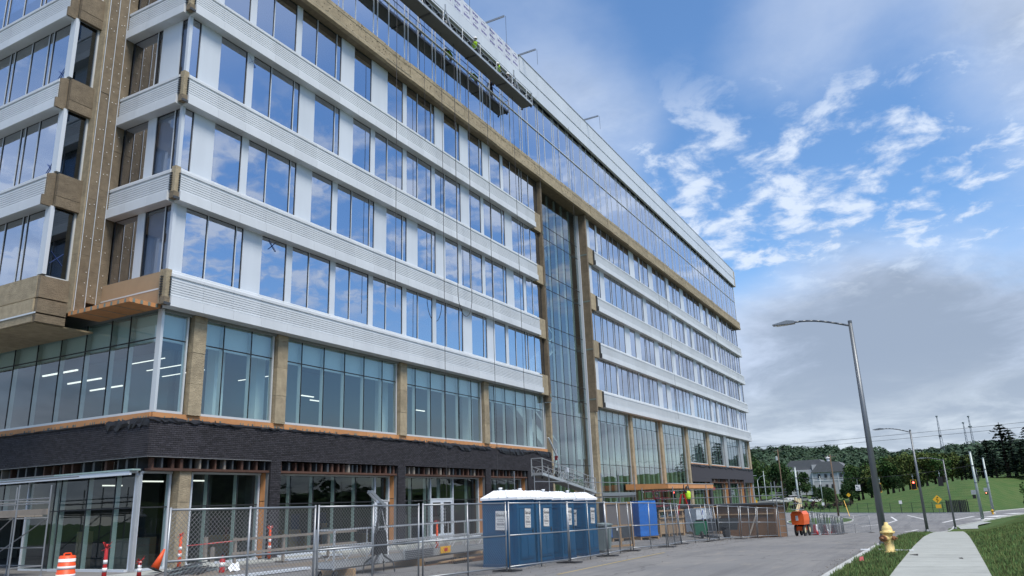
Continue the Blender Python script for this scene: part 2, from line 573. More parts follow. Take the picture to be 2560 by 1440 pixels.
def grass_mat(name, a, b, c, stripes=False):
    m = bpy.data.materials.new(name); m.use_nodes = True
    t = m.node_tree; bs = t.nodes['Principled BSDF']; bs.inputs['Roughness'].default_value = 0.95
    bs.inputs['Specular IOR Level'].default_value = 0.1
    g = nd(t, 'ShaderNodeNewGeometry')
    ns = []
    for sc, de in ((0.35, 6), (5.0, 8), (40.0, 3)):
        n = nd(t, 'ShaderNodeTexNoise'); n.inputs['Scale'].default_value = sc; n.inputs['Detail'].default_value = de; n.inputs['Roughness'].default_value = 0.65
        t.links.new(g.outputs['Position'], n.inputs['Vector']); ns.append(n.outputs[0])
    c1 = mixc(t, maprange(t, ns[0], 0.4, 0.62, 0, 1), a, b)
    c2 = mixc(t, math_n(t, 'MULTIPLY', maprange(t, ns[1], 0.52, 0.7, 0, 1), 0.6), c1, c)
    v = math_n(t, 'MULTIPLY_ADD', ns[2], 0.9, 0.55)
    if stripes:
        w = nd(t, 'ShaderNodeTexWave'); w.inputs['Scale'].default_value = 0.10; w.inputs['Distortion'].default_value = 0.6
        mp = nd(t, 'ShaderNodeMapping'); mp.inputs['Rotation'].default_value = (0, 0, 0.5)
        t.links.new(g.outputs['Position'], mp.inputs[0]); t.links.new(mp.outputs[0], w.inputs['Vector'])
        v = math_n(t, 'MULTIPLY', v, math_n(t, 'MULTIPLY_ADD', w.outputs['Fac'], 0.18, 0.9))
    hs = nd(t, 'ShaderNodeHueSaturation'); t.links.new(c2, hs.inputs['Color']); t.links.new(v, hs.inputs['Value'])
    t.links.new(hs.outputs[0], bs.inputs['Base Color'])
    bp = nd(t, 'ShaderNodeBump'); bp.inputs['Strength'].default_value = 0.9; bp.inputs['Distance'].default_value = 0.06
    t.links.new(ns[2], bp.inputs['Height']); t.links.new(bp.outputs[0], bs.inputs['Normal'])
    MT[name] = m
    return m


GRASS = grass_mat('mown_grass', (0.06, 0.115, 0.03), (0.10, 0.135, 0.04), (0.16, 0.135, 0.07))
GRASSF = grass_mat('hill_grass', (0.058, 0.112, 0.034), (0.082, 0.125, 0.042), (0.12, 0.115, 0.06), True)


def asphalt():
    m = bpy.data.materials.new('asphalt'); m.use_nodes = True
    t = m.node_tree; bs = t.nodes['Principled BSDF']; bs.inputs['Roughness'].default_value = 0.9
    bs.inputs['Specular IOR Level'].default_value = 0.25
    g = nd(t, 'ShaderNodeNewGeometry')
    ns = []
    for sc, de, st in ((0.22, 5, (1, 1, 1)), (2.5, 8, (0.25, 1, 1)), (60, 3, (1, 1, 1)), (0.9, 6, (0.06, 1.2, 1))):
        mp = nd(t, 'ShaderNodeMapping'); mp.inputs['Scale'].default_value = st
        t.links.new(g.outputs['Position'], mp.inputs[0])
        n = nd(t, 'ShaderNodeTexNoise'); n.inputs['Scale'].default_value = sc; n.inputs['Detail'].default_value = de; n.inputs['Roughness'].default_value = 0.65
        t.links.new(mp.outputs[0], n.inputs['Vector']); ns.append(n.outputs[0])
    c = mixc(t, maprange(t, ns[0], 0.35, 0.65, 0, 1), (0.175, 0.176, 0.178), (0.215, 0.212, 0.206))
    c = mixc(t, math_n(t, 'MULTIPLY', maprange(t, ns[3], 0.47, 0.64, 0, 1), 0.55), c, (0.125, 0.125, 0.128))
    c = mixc(t, math_n(t, 'MULTIPLY', maprange(t, ns[1], 0.55, 0.70, 0, 1), 0.6), c, (0.27, 0.25, 0.22))
    n6 = nd(t, 'ShaderNodeTexNoise'); n6.inputs['Scale'].default_value = 1.1; n6.inputs['Detail'].default_value = 7; n6.inputs['Roughness'].default_value = 0.7
    t.links.new(g.outputs['Position'], n6.inputs['Vector'])
    c = mixc(t, math_n(t, 'MULTIPLY', maprange(t, n6.outputs[0], 0.60, 0.68, 0, 1), 0.35), c, (0.075, 0.072, 0.07))
    # cracks: thin lines between voronoi cells, sealed dark
    vo = nd(t, 'ShaderNodeTexVoronoi', feature='DISTANCE_TO_EDGE'); vo.inputs['Scale'].default_value = 0.16
    ds = nd(t, 'ShaderNodeVectorMath', operation='ADD')
    n5 = nd(t, 'ShaderNodeTexNoise'); n5.inputs['Scale'].default_value = 0.7; n5.inputs['Detail'].default_value = 5
    t.links.new(g.outputs['Position'], n5.inputs['Vector'])
    sc5 = nd(t, 'ShaderNodeVectorMath', operation='SCALE'); sc5.inputs[3].default_value = 2.2
    t.links.new(n5.outputs['Color'], sc5.inputs[0])
    t.links.new(g.outputs['Position'], ds.inputs[0]); t.links.new(sc5.outputs[0], ds.inputs[1]); t.links.new(ds.outputs[0], vo.inputs['Vector'])
    c = mixc(t, maprange(t, vo.outputs['Distance'], 0.0, 0.009, 0.55, 0.0), c, (0.06, 0.06, 0.062))
    hs = nd(t, 'ShaderNodeHueSaturation'); t.links.new(c, hs.inputs['Color'])
    t.links.new(math_n(t, 'MULTIPLY_ADD', ns[2], 0.5, 0.75), hs.inputs['Value'])
    t.links.new(hs.outputs[0], bs.inputs['Base Color'])
    bp = nd(t, 'ShaderNodeBump'); bp.inputs['Strength'].default_value = 0.5; bp.inputs['Distance'].default_value = 0.02
    t.links.new(ns[2], bp.inputs['Height']); t.links.new(bp.outputs[0], bs.inputs['Normal'])
    return m


ASPH = asphalt()
DIRT = mat('trodden_dirt', (0.17, 0.145, 0.115), 0.95, var=0.3, scale=1.2, bump=0.5, bscale=18)


def inroad(x, y):
    if x < 125:
        return edge_right(x) + 0.05 < y < 60
    return edge_right(x) < y < 60 and x < interp(y, FY, FX)


GY = [-900, -500, -300, -200, -140, -100, -80, -66, -54, -44, -36, -30, -25, -20, -16, -13, -11, -9.5, -8, -7, -6, -5, -4, -3.2, -2.4, -1.6, -0.9, -0.2, .6, 1.3, 1.9, 2.4, 2.5, 2.66, 3.2,
      4.5, 6, 8, 10, 12, 13, 14, 15, 16, 18, 21, 24, 27, 30, 33, 36, 40, 45, 52, 60, 70, 85, 105, 130, 170, 230, 320, 500, 900]
ground = grid('ground', XK, GY, lambda x, y: H(x, y) + (verge(x, y) if x < 112 else 0) - (0.07 if inroad(x, y) else 0), GRASSF)
# near lawn beside the pavement has its own turf (a sheet just above the ground)
XN = [x for x in XK if -20 <= x <= 112]
lawn = grid('lawn', XN, [-30, -25, -20, -16, -13, -11, -9.5, -8, -7, -6, -5, -4, -3.2, -2.4, -1.6, -0.9, -0.44], lambda x, y: H(x, y) + 0.135, GRASS)
verge_strip = grid('verge', [x for x in XK if -20 <= x <= 78], [1.28, 1.9, 2.36], lambda x, y: H(x, y) + 0.135, GRASS)
verge_end = grid('verge', [x for x in XK if 76 <= x <= 112], [-0.44, 0, .3, .6, .75], lambda x, y: H(x, y) + 0.14, GRASS)
# road sheet
mb = MB()
xs = [x for x in XK if -60 <= x <= 126]
rows = []
for x in xs:
    e = edge_right(x)
    ys = [e, e + 2, e + 4, 8, 10, 12, 13, 14, 15, 16, 18, 21, 24, 30, 40, 60]
    rows.append([len(mb.v) + i for i in range(len(ys))])
    mb.v += [(x, y, H(x, y)) for y in ys]
for a, b in zip(rows[:-1], rows[1:]):
    for j in range(len(a) - 1):
        mb.f.append((a[j], b[j], b[j + 1], a[j + 1])); mb.mi.append(0)
road = mb.build('road', ASPH, smooth=True)
tag(road, kind='structure')
mb = MB()
pl = [(126, edge_right(126)), (139, -3.8), (161, -8.5), (190, -18), (230, -40), (245, -37), (207, -14), (184, -5), (186, 1), (189, 6), (201, 18.6), (217, 32), (238, 60), (126, 60)]
mb.add([(x, y, -3.236) for x, y in pl], [tuple(range(len(pl)))])
tag(mb.build('cross_street', ASPH), kind='structure')

# kerb in three metre lengths
kerb = MB().box(-60, -59.9, 2.44, 2.6, .6, .7).build('kerb', KERBC)
tag(kerb, kind='structure')


def kerb_run(pts, parent):
    for (xa, ya), (xb, yb) in zip(pts[:-1], pts[1:]):
        m_ = MB()
        d = Vector((xb - xa, yb - ya, 0)).normalized(); n = Vector((-d.y, d.x, 0))
        v = []
        for (x, y), s in (((xa, ya), 0.008), ((xb, yb), -0.008)):
            zb = H(x, y)
            for w, z in ((0, -.1), (0, .10), (-.03, .145), (-.26, .155), (-.26, -.1)):
                p = Vector((x, y, zb + z)) + n * w + d * s
                v.append(p)
        m_.add(v, [(i, (i + 1) % 5, 5 + (i + 1) % 5, 5 + i) for i in range(5)] + [(4, 3, 2, 1, 0), (5, 6, 7, 8, 9)])
        fixn(m_.build('kerb_segment', KERBC, parent).data)


kerb_run([(x, 2.6) for x in frange(6, 78, 3.0)], kerb)
kerb_run([(78, 2.6), (84, 2.0), (90, 1.45), (97, .8), (108, .5), (120, .2), (126, -1.1), (133, -2.5), (139, -3.8), (150, -6.1), (161, -8.5), (175, -13), (190, -18)], kerb)
far_kerb = MB().box(239, 239.2, 60, 60.2, -3.2, -3.1).build('kerb', KERBC)
tag(far_kerb, kind='structure')
kerb_run([(238, 60), (217, 32), (209, 25), (201, 18.6), (195, 12), (189, 6), (186, 1), (184, -5), (195, -9.5), (207, -14), (226, -26), (245, -37)], far_kerb)

# pavement slabs
walk = MB().box(8.0, 9.0, -.45, 1.28, .0, .2).build('sidewalk', CONC)
tag(walk, kind='structure')
for i, x in enumerate(frange(9.5, 74, 1.55)):
    m_ = MB()
    a, b = x + .011, x + 1.539
    za, zb = H(a, 0) + .142, H(b, 0) + .142
    m_.add([(a, -.46, za - .1), (b, -.46, zb - .1), (b, 1.3, zb - .1), (a, 1.3, za - .1), (a, -.46, za), (b, -.46, zb), (b, 1.3, zb), (a, 1.3, za)],
           [(0, 3, 2, 1), (4, 5, 6, 7), (0, 1, 5, 4), (1, 2, 6, 5), (2, 3, 7, 6), (3, 0, 4, 7)])
    m_.build('paving_slab', CONC, walk)
m_ = MB()
pl = [(104, -.5), (116, -.3), (126, -1.9), (133, -3.2), (131, -4.6), (122, -2.7), (114, -2.4), (106, -2.3)]
m_.add([(x, y, H(x, y) + .16 + (0.02 if x < 118 else .0)) for x, y in pl], [tuple(range(len(pl)))])
tag(m_.build('sidewalk', CONC), kind='structure')

# painted markings and worn patches, a few millimetres above the asphalt
def stripe(pts, w, m=ROADW, name='road_marking', dz=.006):
    m_ = MB()
    for (xa, ya), (xb, yb) in zip(pts[:-1], pts[1:]):
        d = Vector((xb - xa, yb - ya, 0)).normalized(); n = Vector((-d.y, d.x, 0)) * (w / 2)
        P = [Vector((xa, ya, 0)) - n, Vector((xb, yb, 0)) - n, Vector((xb, yb, 0)) + n, Vector((xa, ya, 0)) + n]
        m_.add([(p.x, p.y, max(H(p.x, p.y), -3.236) + dz) for p in P], [(0, 1, 2, 3)])
    return tag(m_.build(name, m), kind='structure')


stripe([(103, 5.2), (108, 4.6), (113, 4.2)], .35)
stripe([(128, 12), (136, 9.3), (150, 8.5), (170, 10.5)], .3)
stripe([(137, 1.5), (150, -.6), (163, -3.2)], .5)
stripe([(148, -3.6), (152, -5.6)], 2.6)
stripe([(158, -5.4), (164, -7.8)], 2.2)
stripe([(172, -8.8), (176, -11)], 2.2)
stripe([(150, 4), (178, 8)], .3)
YELL = mat('worn_yellow_line', (0.34, 0.27, 0.12), 0.9, var=0.35, scale=4)
stripe([(19, 9.2), (24, 9.4), (29, 9.6)], .09, YELL)
LITTER = mat('wet_stain', (0.05, 0.048, 0.045), 0.8, var=0.3)
# grass island in the junction
m_ = MB()
isl = []
for k in range(28):
    t = 2 * math.pi * k / 28
    isl.append((152 + 17 * math.cos(t), 21 + 5.5 * math.sin(t) + 0.10 * 17 * math.cos(t)))
m_.add([(x, y, -3.06) for x, y in isl], [tuple(range(28))])
tag(m_.build('grass_island', GRASSF), kind='structure')
ik = MB().box(152, 152.1, 20, 20.1, -3.2, -3.1).build('island_kerb', KERBC)
tag(ik, kind='structure')
m_ = MB()
for a, b in zip(isl, isl[1:] + isl[:1]):
    m_.beam((a[0], a[1], -3.13), (b[0], b[1], -3.13), .18, .2)
m_.build('kerb_ring', KERBC, ik)

# turf blades
TUFT = mat('grass_blades', (0.115, 0.165, 0.05), 0.9, var=0.55, scale=0.9, island=0.45, hue=0.10, rnd=0)
mb = MB()
for k in range(60000):
    x = 17 + 38 * random.random() ** 1.7
    y = random.uniform(1.31, 2.36) if random.random() < .3 else -0.5 - random.random() ** 1.2 * (1.5 + .28 * x)
    z = H(x, y) + .13
    cl = math.sin(x * 2.1 + 1.7 * math.sin(y * 2.3)) * math.sin(y * 1.9 + x * .7)
    if cl < -.25 and random.random() < .6:
        x += random.uniform(.3, .8); cl = .5
    h = random.uniform(.03, .075) * (1.25 + .9 * max(0, cl)) * (1.6 if random.random() < .06 else 1); a = random.uniform(0, 6.28); w = random.uniform(.007, .018)
    dx, dy = math.cos(a) * w, math.sin(a) * w
    lx, ly = random.uniform(-.04, .04), random.uniform(-.04, .04)
    mb.v += [(x - dx, y - dy, z), (x + dx, y + dy, z), (x + lx, y + ly, z + h)]
    mb.f.append((3 * k, 3 * k + 1, 3 * k + 2)); mb.mi.append(0)
g_ = mb.build('grass_blades', TUFT)
tag(g_, 'short green grass blades on both sides of the concrete sidewalk', 'grass', kind='stuff')

# grit, pebbles and leaves gathered along the kerb and the fence line
mb = MB()
rg = random.Random(31)
for k in range(5200):
    if k % 9 == 0:
        x = rg.uniform(15, 60); y = 2.68 + abs(rg.gauss(0, .22))
    else:
        x = rg.uniform(14, 60); y = rg.gauss(12.6, 1.6)
    s = rg.uniform(.006, .02); z = H(x, y)
    i = len(mb.v)
    mb.v += [(x - s, y, z), (x + s * .6, y - s, z), (x + s * .6, y + s, z), (x, y, z + s * 1.2)]
    mb.f += [(i, i + 1, i + 3), (i + 1, i + 2, i + 3), (i + 2, i, i + 3)]; mb.mi += [0, 0, 0]
tag(mb.build('gravel', mat('loose_grit', (.13, .115, .095), .95, var=.3, island=.5, rnd=0)), 'loose grit and pebbles along the kerb and fence', 'gravel', kind='stuff')
# trodden soil between the fence and the shop fronts, a thin sheet over the asphalt
mb = MB()
ring = []
for k in range(40):
    t = 2 * math.pi * k / 40
    ring.append((24 + 12 * math.cos(t) * rg.uniform(.85, 1.1), 18.6 + 3.4 * math.sin(t) * rg.uniform(.8, 1.15)))
c0 = len(mb.v)
mb.v.append((24, 18.6, H(24, 18.6) + .006))
mb.v += [(x, y, H(x, y) + .006) for x, y in ring]
mb.f = [(0, 1 + k, 1 + (k + 1) % 40) for k in range(40)]; mb.mi = [0] * 40
tag(mb.build('bare_soil', DIRT), kind='structure')

# ---------------------------------------------------------------- the building
B = thing('office_building', 'long eight storey office block under construction with white bands and bare insulation', 'building', (18.5, 25.0, 0.0))


def FU(face, name, m, s0, s1, d0, d1, z0, z1, parent=None, tilt=0.0):
    """box on a facade: s along it, d outwards"""
    P = parent or B
    r = (random.gauss(0, tilt), random.gauss(0, tilt), random.gauss(0, tilt)) if tilt else None
    k, c = face
    if k == 'y':
        return U(name, m, P, s0, s1, c - d1, c - d0, z0, z1, r)
    return U(name, m, P, c - d1, c - d0, s0, s1, z0, z1, r)


FR, FL, FV, FD = ('y', 25.0), ('x', 18.55), ('x', 16.2), ('y', 29.2)
SILL = [11.0, 15.28, 19.53, 23.8]
HEAD = [13.80, 18.06, 22.32, 26.62]
BANDZ = [9.5, 13.78, 18.03, 22.3]


def face_pts(face, s, d, z):
    return (s, face[1] - d, z) if face[0] == 'y' else (face[1] - d, s, z)


def face_mb(face, mb, s0, s1, d0, d1, z0, z1):
    a = face_pts(face, s0, d0, z0); b = face_pts(face, s1, d1, z1)
    mb.box(min(a[0], b[0]), max(a[0], b[0]), min(a[1], b[1]), max(a[1], b[1]), z0, z1)


def window_row(face, z0, z1, cells, gasket, tilt=0.0016, gl=None, small=False):
    """cells: (s0, s1, 'G' or 'W'); neighbouring glass is split by a mullion"""
    gl = gl or GL_UP
    prev = None
    for s0, s1, k in cells:
        if k == 'W':
            FU(face, 'wall_panel', WHITE, s0 + .008, s1 - .008, -.10, .012, z0, z1)
        else:
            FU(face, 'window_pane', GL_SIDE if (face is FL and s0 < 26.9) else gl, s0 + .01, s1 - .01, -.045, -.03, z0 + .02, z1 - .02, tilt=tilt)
            face_mb(face, gasket, s1 - .04, s1, -.09, -.012, z0, z1)
            face_mb(face, gasket, s0, s1 - .036, -.092, -.014, z1 - .06, z1)
            if prev == 'G':
                FU(face, 'mullion', WHITE, s0 - .002, s0 + .042, -.10, .005, z0, z1)
        prev = k


def bays(x0, codes, step=2.953, last=None):
    cells = []
    for k, c in enumerate(codes):
        a = x0 + k * step
        cut = [a, a + 1.08, a + 2.56, a + step]
        for j, ch in enumerate(c):
            cells.append((cut[j], cut[j + 1], ch))
    out = []
    for c in cells:
        if out and out[-1][2] == 'W' and c[2] == 'W':
            out[-1] = (out[-1][0], c[1], 'W')
        else:
            out.append(c)
    if last:
        out = [c if c[1] <= last else (c[0], last, c[2]) for c in out if c[0] < last - .15]
    return out


NEAR = [['GGG', 'WGW', 'GGW', 'GGW', 'GGW', 'GGW', 'GGG', 'WGG', 'WGW', 'GGG', 'GGG'],
        ['WGW', 'GGG', 'WGW', 'GGG', 'WGG', 'WGG', 'WGW', 'GGW', 'GGG', 'WGW', 'GGG'],
        ['WGW', 'GGG', 'WGG', 'WGW', 'GGW', 'GGW', 'GGG', 'WGW', 'GGG', 'WGG', 'GGG'],
        ['WGW', 'GGW', 'GGG', 'WGW', 'WGW', 'GGG', 'WGG', 'WGG', 'WGW', 'GGG', 'GGG']]
rr = random.Random(12)
FARC = [[rr.choice(['GGG', 'WGW', 'GGW', 'WGG', 'GGW', 'GGG', 'WGG']) for _ in range(20)] for _ in range(4)]
for r in range(4):
    gk = MB()
    z0, z1 = SILL[r], HEAD[r]
    cells = ([(18.60, 19.12, 'W')] if r in (0,) else [(18.62, 19.09, 'G')]) + bays(19.1, NEAR[r], last=51.2)
    window_row(FR, z0, z1, cells, gk)
    window_row(FR, z0, z1, bays(60.62, FARC[r], last=119.6), gk)
    # short return facade round the corner
    left = {0: [(25.1, 25.5, 'G'), (25.5, 26.73, 'G'), (26.73, 27.21, 'W'), (27.21, 28.70, 'G')],
            1: [(25.1, 25.45, 'G'), (25.45, 26.6, 'G'), (26.6, 27.15, 'W'), (27.15, 28.70, 'G')],
            2: [(25.05, 25.5, 'G'), (25.5, 26.75, 'W'), (26.75, 27.05, 'G'), (27.05, 28.70, 'G')],
            3: [(25.05, 25.5, 'G'), (25.5, 26.6, 'W'), (26.6, 27.2, 'W'), (27.2, 28.70, 'G')]}[r]
    window_row(FL, z0, z1, left, gk)
    U('reflection_panel', mat('lilac_reflection', (.26, .31, .40), .8, var=.12, scale=.8), B, 18.72, 18.74, 25.3, 26.72, z0, z1)  # added panel; its lilac stands in for sky reflected in the side panes
    # projecting volume on the left
    cs = []
    s = 29.5
    pat = [1.27, .33, 1.25, 1.35, .33, 1.4, 1.3, .33, 1.3, 1.4, .33, 1.35, 1.3, .33, 1.3, 1.3]
    if r in (1, 3):
        pat = [1.4, 1.0, .33, 1.35, 1.3, .33, 1.3, 1.4, .33, 1.35, 1.3, .33, 1.3, 1.3, 1.4]
    for w in pat:
        cs.append((s, s + w, 'G')); s += w
    window_row(FV, z0, z1, cs, gk)
    tag(gk.build('window_gasket', DARKJ, B), kind='stuff')
    # corner posts
    U('corner_post', WHITE, B, 18.47, 18.62, 24.93, 25.08, z0, z1)
    U('corner_post', WHITE, B, 16.12, 16.28, 29.13, 29.48, z0, z1)
    if r == 0:
        U('corner_post', WHITE, B, 18.52, 18.66, 25.085, 25.13, z0, z1)
    # dark return glass
    FU(FD, 'return_pane', GL_DK, 16.30, 17.13, -.06, -.045, z0 - .02, z1 + .02)
    FU(FD, 'return_frame', FRAME, 17.13, 17.2, -.1, .02, z0 - .05, z1 + .05)
    FU(FD, 'return_frame', FRAME, 16.285, 17.125, -.1, .02, z1 + .02, z1 + .09)
    FU(FD, 'return_frame', FRAME, 16.285, 17.125, -.1, .02, z0 - .09, z0 - .025)


def band_profile(h):
    p = [(-.05, h), (.10, h), (.14, h - .03), (.14, h - .12), (.33, h - .18), (.36, h - .21), (.36, h - .32), (.30, h - .335), (.30, h - .40)]
    n = 7
    z = h - .41
    st = (h - .41 - .40) / n
    for i in range(n):
        p += [(.345, z), (.345, z - st * .72), (.312, z - st * .76), (.312, z - st * .98)]
        z -= st
    p += [(.42, .385), (.42, .0), (.34, -.015), (-.05, -.015)]
    return p


BM = {}


def band(face, s0, s1, n, zb, h=1.5):
    L_ = (s1 - s0) / n
    key = (face[0], round(L_, 3))
    if key not in BM:
        pr = band_profile(h)
        if face[0] == 'y':
            m_ = MB().prism([(-d, z) for d, z in pr], 'x', .004, L_ - .004)
        else:
            m_ = MB().prism([(-d, z) for d, z in pr], 'y', .004, L_ - .004)
        BM[key] = m_.mesh('band_panel', LOUV)
        fixn(BM[key])
    for i in range(n):
        o = bpy.data.objects.new('band_panel', BM[key]); COL.objects.link(o); o.parent = B
        p = face_pts(face, s0 + i * L_, 0, zb)
        o.location = Vector(p) - wl(B)


for r, zb in enumerate(BANDZ):
    band(FR, 18.45, 50.0, 21, zb)
    band(FR, 61.75, 119.9, 20, zb)
    if r:
        band(FL, 24.95, 28.74, 3, zb)
        band(FV, 29.28, 46.5, 12, zb)
    # spandrel backing
    U('spandrel_backing', INTW, B, 18.7, 51.2, 25.15, 25.3, zb - .1, zb + 1.6)
    U('spandrel_backing', INTW, B, 60.5, 119.6, 25.15, 25.3, zb - .1, zb + 1.6)
    U('spandrel_backing', INTW, B, 18.65, 18.8, 25.32, 46, zb - .1, zb + 1.6)
    if r:
        U('spandrel_backing', INTW, B, 16.35, 16.5, 29.5, 46, zb - .1, zb + 1.6)
    # bare insulation where the cladding is missing: corner, ends of the bands, atrium edges
    U('corner_insulation', WOOL, B, 18.235, 18.475, 24.69, 24.93, zb + .12, zb + 1.44)
    U('corner_insulation', WOOLB, B, 18.20, 18.50, 24.655, 24.90, zb + .06, zb + .34)
    g = MB()
    for k in range(8):
        g.box(18.40, 18.45, 24.62, 24.68, zb + .42 + k * .1, zb + .46 + k * .1)
        g.box(18.17, 18.23, 24.84, 24.95, zb + .42 + k * .1, zb + .46 + k * .1)
    g.box(18.19, 18.46, 24.60, 24.65, zb + .02, zb + .12)
    g.build('clip_angle', STEELD, B)
    U('insulation_board', WOOL, B, 50.03, 51.24, 24.80, 25.02, zb - .05, zb + 1.42)
    U('insulation_board', WOOL, B, 60.42, 61.70, 24.78, 25.02, zb - .02, zb + 1.44)
    e = MB().prism([(25 - d, zb + z) for d, z in ((.02, 0), (.47, 0), (.47, .40), (.38, .40), (.38, 1.35), (.02, 1.45))], 'x', 61.703, 61.745)
    e.build('band_end_plate', STEELD, B)
    if r:
        # wool boxes on the flank of the projecting volume
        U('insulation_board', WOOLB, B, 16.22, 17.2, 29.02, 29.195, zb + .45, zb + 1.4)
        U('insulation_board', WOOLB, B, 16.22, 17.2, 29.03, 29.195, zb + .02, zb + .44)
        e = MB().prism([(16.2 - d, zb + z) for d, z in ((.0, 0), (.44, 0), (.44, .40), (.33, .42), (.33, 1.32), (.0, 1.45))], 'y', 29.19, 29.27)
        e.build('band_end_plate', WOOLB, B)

# tan board and tape under the lowest corner windows, orange soffit deck in the notch
U('sheathing_board', TANB, B, 18.36, 18.54, 25.06, 28.75, 9.62, 10.93)
U('seam_tape', FRAME, B, 18.352, 18.362, 25.06, 28.75, 10.22, 10.28)
U('corner_insulation', WOOL, B, 18.22, 18.46, 24.96, 25.05, 9.6, 10.95)
deck = MB().prism([(17.12, 28.8), (17.12, 25.12), (18.42, 25.12), (18.42, 28.8)], 'z', 9.46, 9.62).build('soffit_deck', ORANGE, B)
for k in range(9):
    U('seam_tape', TAPE, deck, 17.11, 17.121, 25.3 + k * .4, 25.3 + k * .4 + .1, 9.47, 9.61)
for k in range(4):
    U('seam_tape', TAPE, deck, 17.25 + k * .32, 17.35 + k * .32, 25.108, 25.121, 9.47, 9.61)
for k in range(3):
    U('seam_tape', TAPE, deck, 17.13, 18.4, 26 + k * .95, 26.03 + k * .95, 9.452, 9.461)

# brown insulated wall with its two pale battens, pale strip beside it
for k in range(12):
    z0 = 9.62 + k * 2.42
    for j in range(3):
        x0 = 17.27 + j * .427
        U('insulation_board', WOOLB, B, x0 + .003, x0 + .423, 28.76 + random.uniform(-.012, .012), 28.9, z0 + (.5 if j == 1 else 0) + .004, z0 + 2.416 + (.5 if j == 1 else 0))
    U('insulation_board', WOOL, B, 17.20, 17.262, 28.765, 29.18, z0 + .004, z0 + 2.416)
for x in (17.265, 17.69, 18.12):
    U('pale_batten', WHITE, B, x, x + .022, 28.725, 28.742, 9.62, 38.6)
wash = MB()
for k in range(60):
    for x in (17.42, 17.58, 17.85, 18.0, 18.3):
        if random.random() < .55:
            zz = 9.9 + k * .48 + random.uniform(-.05, .05)
            xx = x + random.uniform(-.03, .03)
            wash.box(xx, xx + .03, 28.735, 28.75, zz, zz + .03)
wash.build('fixing_washers', STUD, B)

# underside of the projecting volume
for k in range(7):
    y0 = 29.24 + k * 2.45
    U('insulation_board', WOOL, B, 16.05, 16.19, y0 + .004, y0 + 2.446, 10.05, 10.93)
    U('insulation_board', WOOL, B, 16.0, 16.19, y0 + .004, y0 + 2.446, 9.46, 10.0)
    U('insulation_board', WOOL, B, 16.03, 16.19, y0 + .004, y0 + 2.446, 9.1, 9.40)
    U('soffit_board', WOOL, B, 16.2, 18.5, y0 + .004, y0 + 2.446, 9.06, 9.12)
for z0, z1 in ((10.05, 10.9), (9.46, 10.0), (9.1, 9.40)):
    U('insulation_board', WOOLB, B, 16.06, 17.2, 29.06, 29.235, z0, z1)
U('pale_batten', FRAME, B, 16.0, 16.03, 29.05, 46, 9.40, 9.46)

# belt of bare insulation under the two top storeys
rr = random.Random(5)
x = 18.2
while x < 119.8:
    w = rr.choice([2.44, 2.44, 1.83, 1.22])
    x1 = min(x + w, 120.1)
    U('insulation_board', WOOL, B, x + .004, x1 - .004, 24.40 + rr.uniform(-.02, .02), 24.62, 26.86, 27.76 + rr.uniform(-.01, .01))
    U('insulation_board', WOOL, B, x + .004, x1 - .004, 24.36 + rr.uniform(-.015, .015), 24.60, 26.63 + rr.uniform(-.02, .02), 26.84)
    x = x1
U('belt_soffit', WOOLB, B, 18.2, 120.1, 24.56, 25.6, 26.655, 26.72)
U('belt_line', mat('pale_string', (.42, .38, .28), .8), B, 18.2, 120.1, 24.345, 24.362, 26.83, 26.855)
U('belt_line', MT['pale_string'], B, 18.2, 120.1, 24.365, 24.38, 27.52, 27.54)
U('belt_core', INTW, B, 18.3, 119.9, 24.63, 25.2, 26.73, 27.7)
pits = MB()
for k in range(700):
    xx = 18.3 + 101 * rr.random(); zz = rr.choice([26.95, 27.2, 27.45, 27.65]) + rr.uniform(-.05, .05)
    pits.box(xx, xx + .05, 24.37, 24.385, zz, zz + .04)
pits.build('fixing_washers', mat('dull_washer', (.10, .08, .05), .8), B)

# two-storey curtain wall at the top
rows_t = ((27.6, 31.0), (31.08, 34.05))
x = 18.4
gk = MB()
k = 0
while x < 119.4:
    for w in (.36, 1.05, 1.57):
        x1 = min(x + w, 119.6)
        if x1 - x > .1:
            for z0, z1 in rows_t:
                U('curtain_pane', GL_TOP, B, x + .02, x1 - .02, 24.755, 24.77, z0, z1, (random.gauss(0, .0016), 0, random.gauss(0, .0016)))
            U('curtain_mullion', FRAME, B, x - .022, x + .022, 24.725, 24.80, 27.6, 34.05)
        x = x1
U('curtain_transom', FRAME, B, 18.35, 119.6, 24.69, 24.82, 31.01, 31.07)
U('corner_post', FRAME, B, 119.6, 119.75, 24.70, 24.85, 27.6, 34.05)
for k in range(13):
    for z0, z1 in rows_t:
        U('curtain_pane', GL_TOP, B, 18.33, 18.345, 24.9 + k * 1.6, 26.46 + k * 1.6, z0, z1)
        U('curtain_pane', GL_TOP, B, 119.70, 119.715, 24.9 + k * 1.6, 26.46 + k * 1.6, z0, z1)
U('head_shadow_board', STEELD, B, 18.35, 119.6, 24.62, 24.9, 34.06, 34.2)

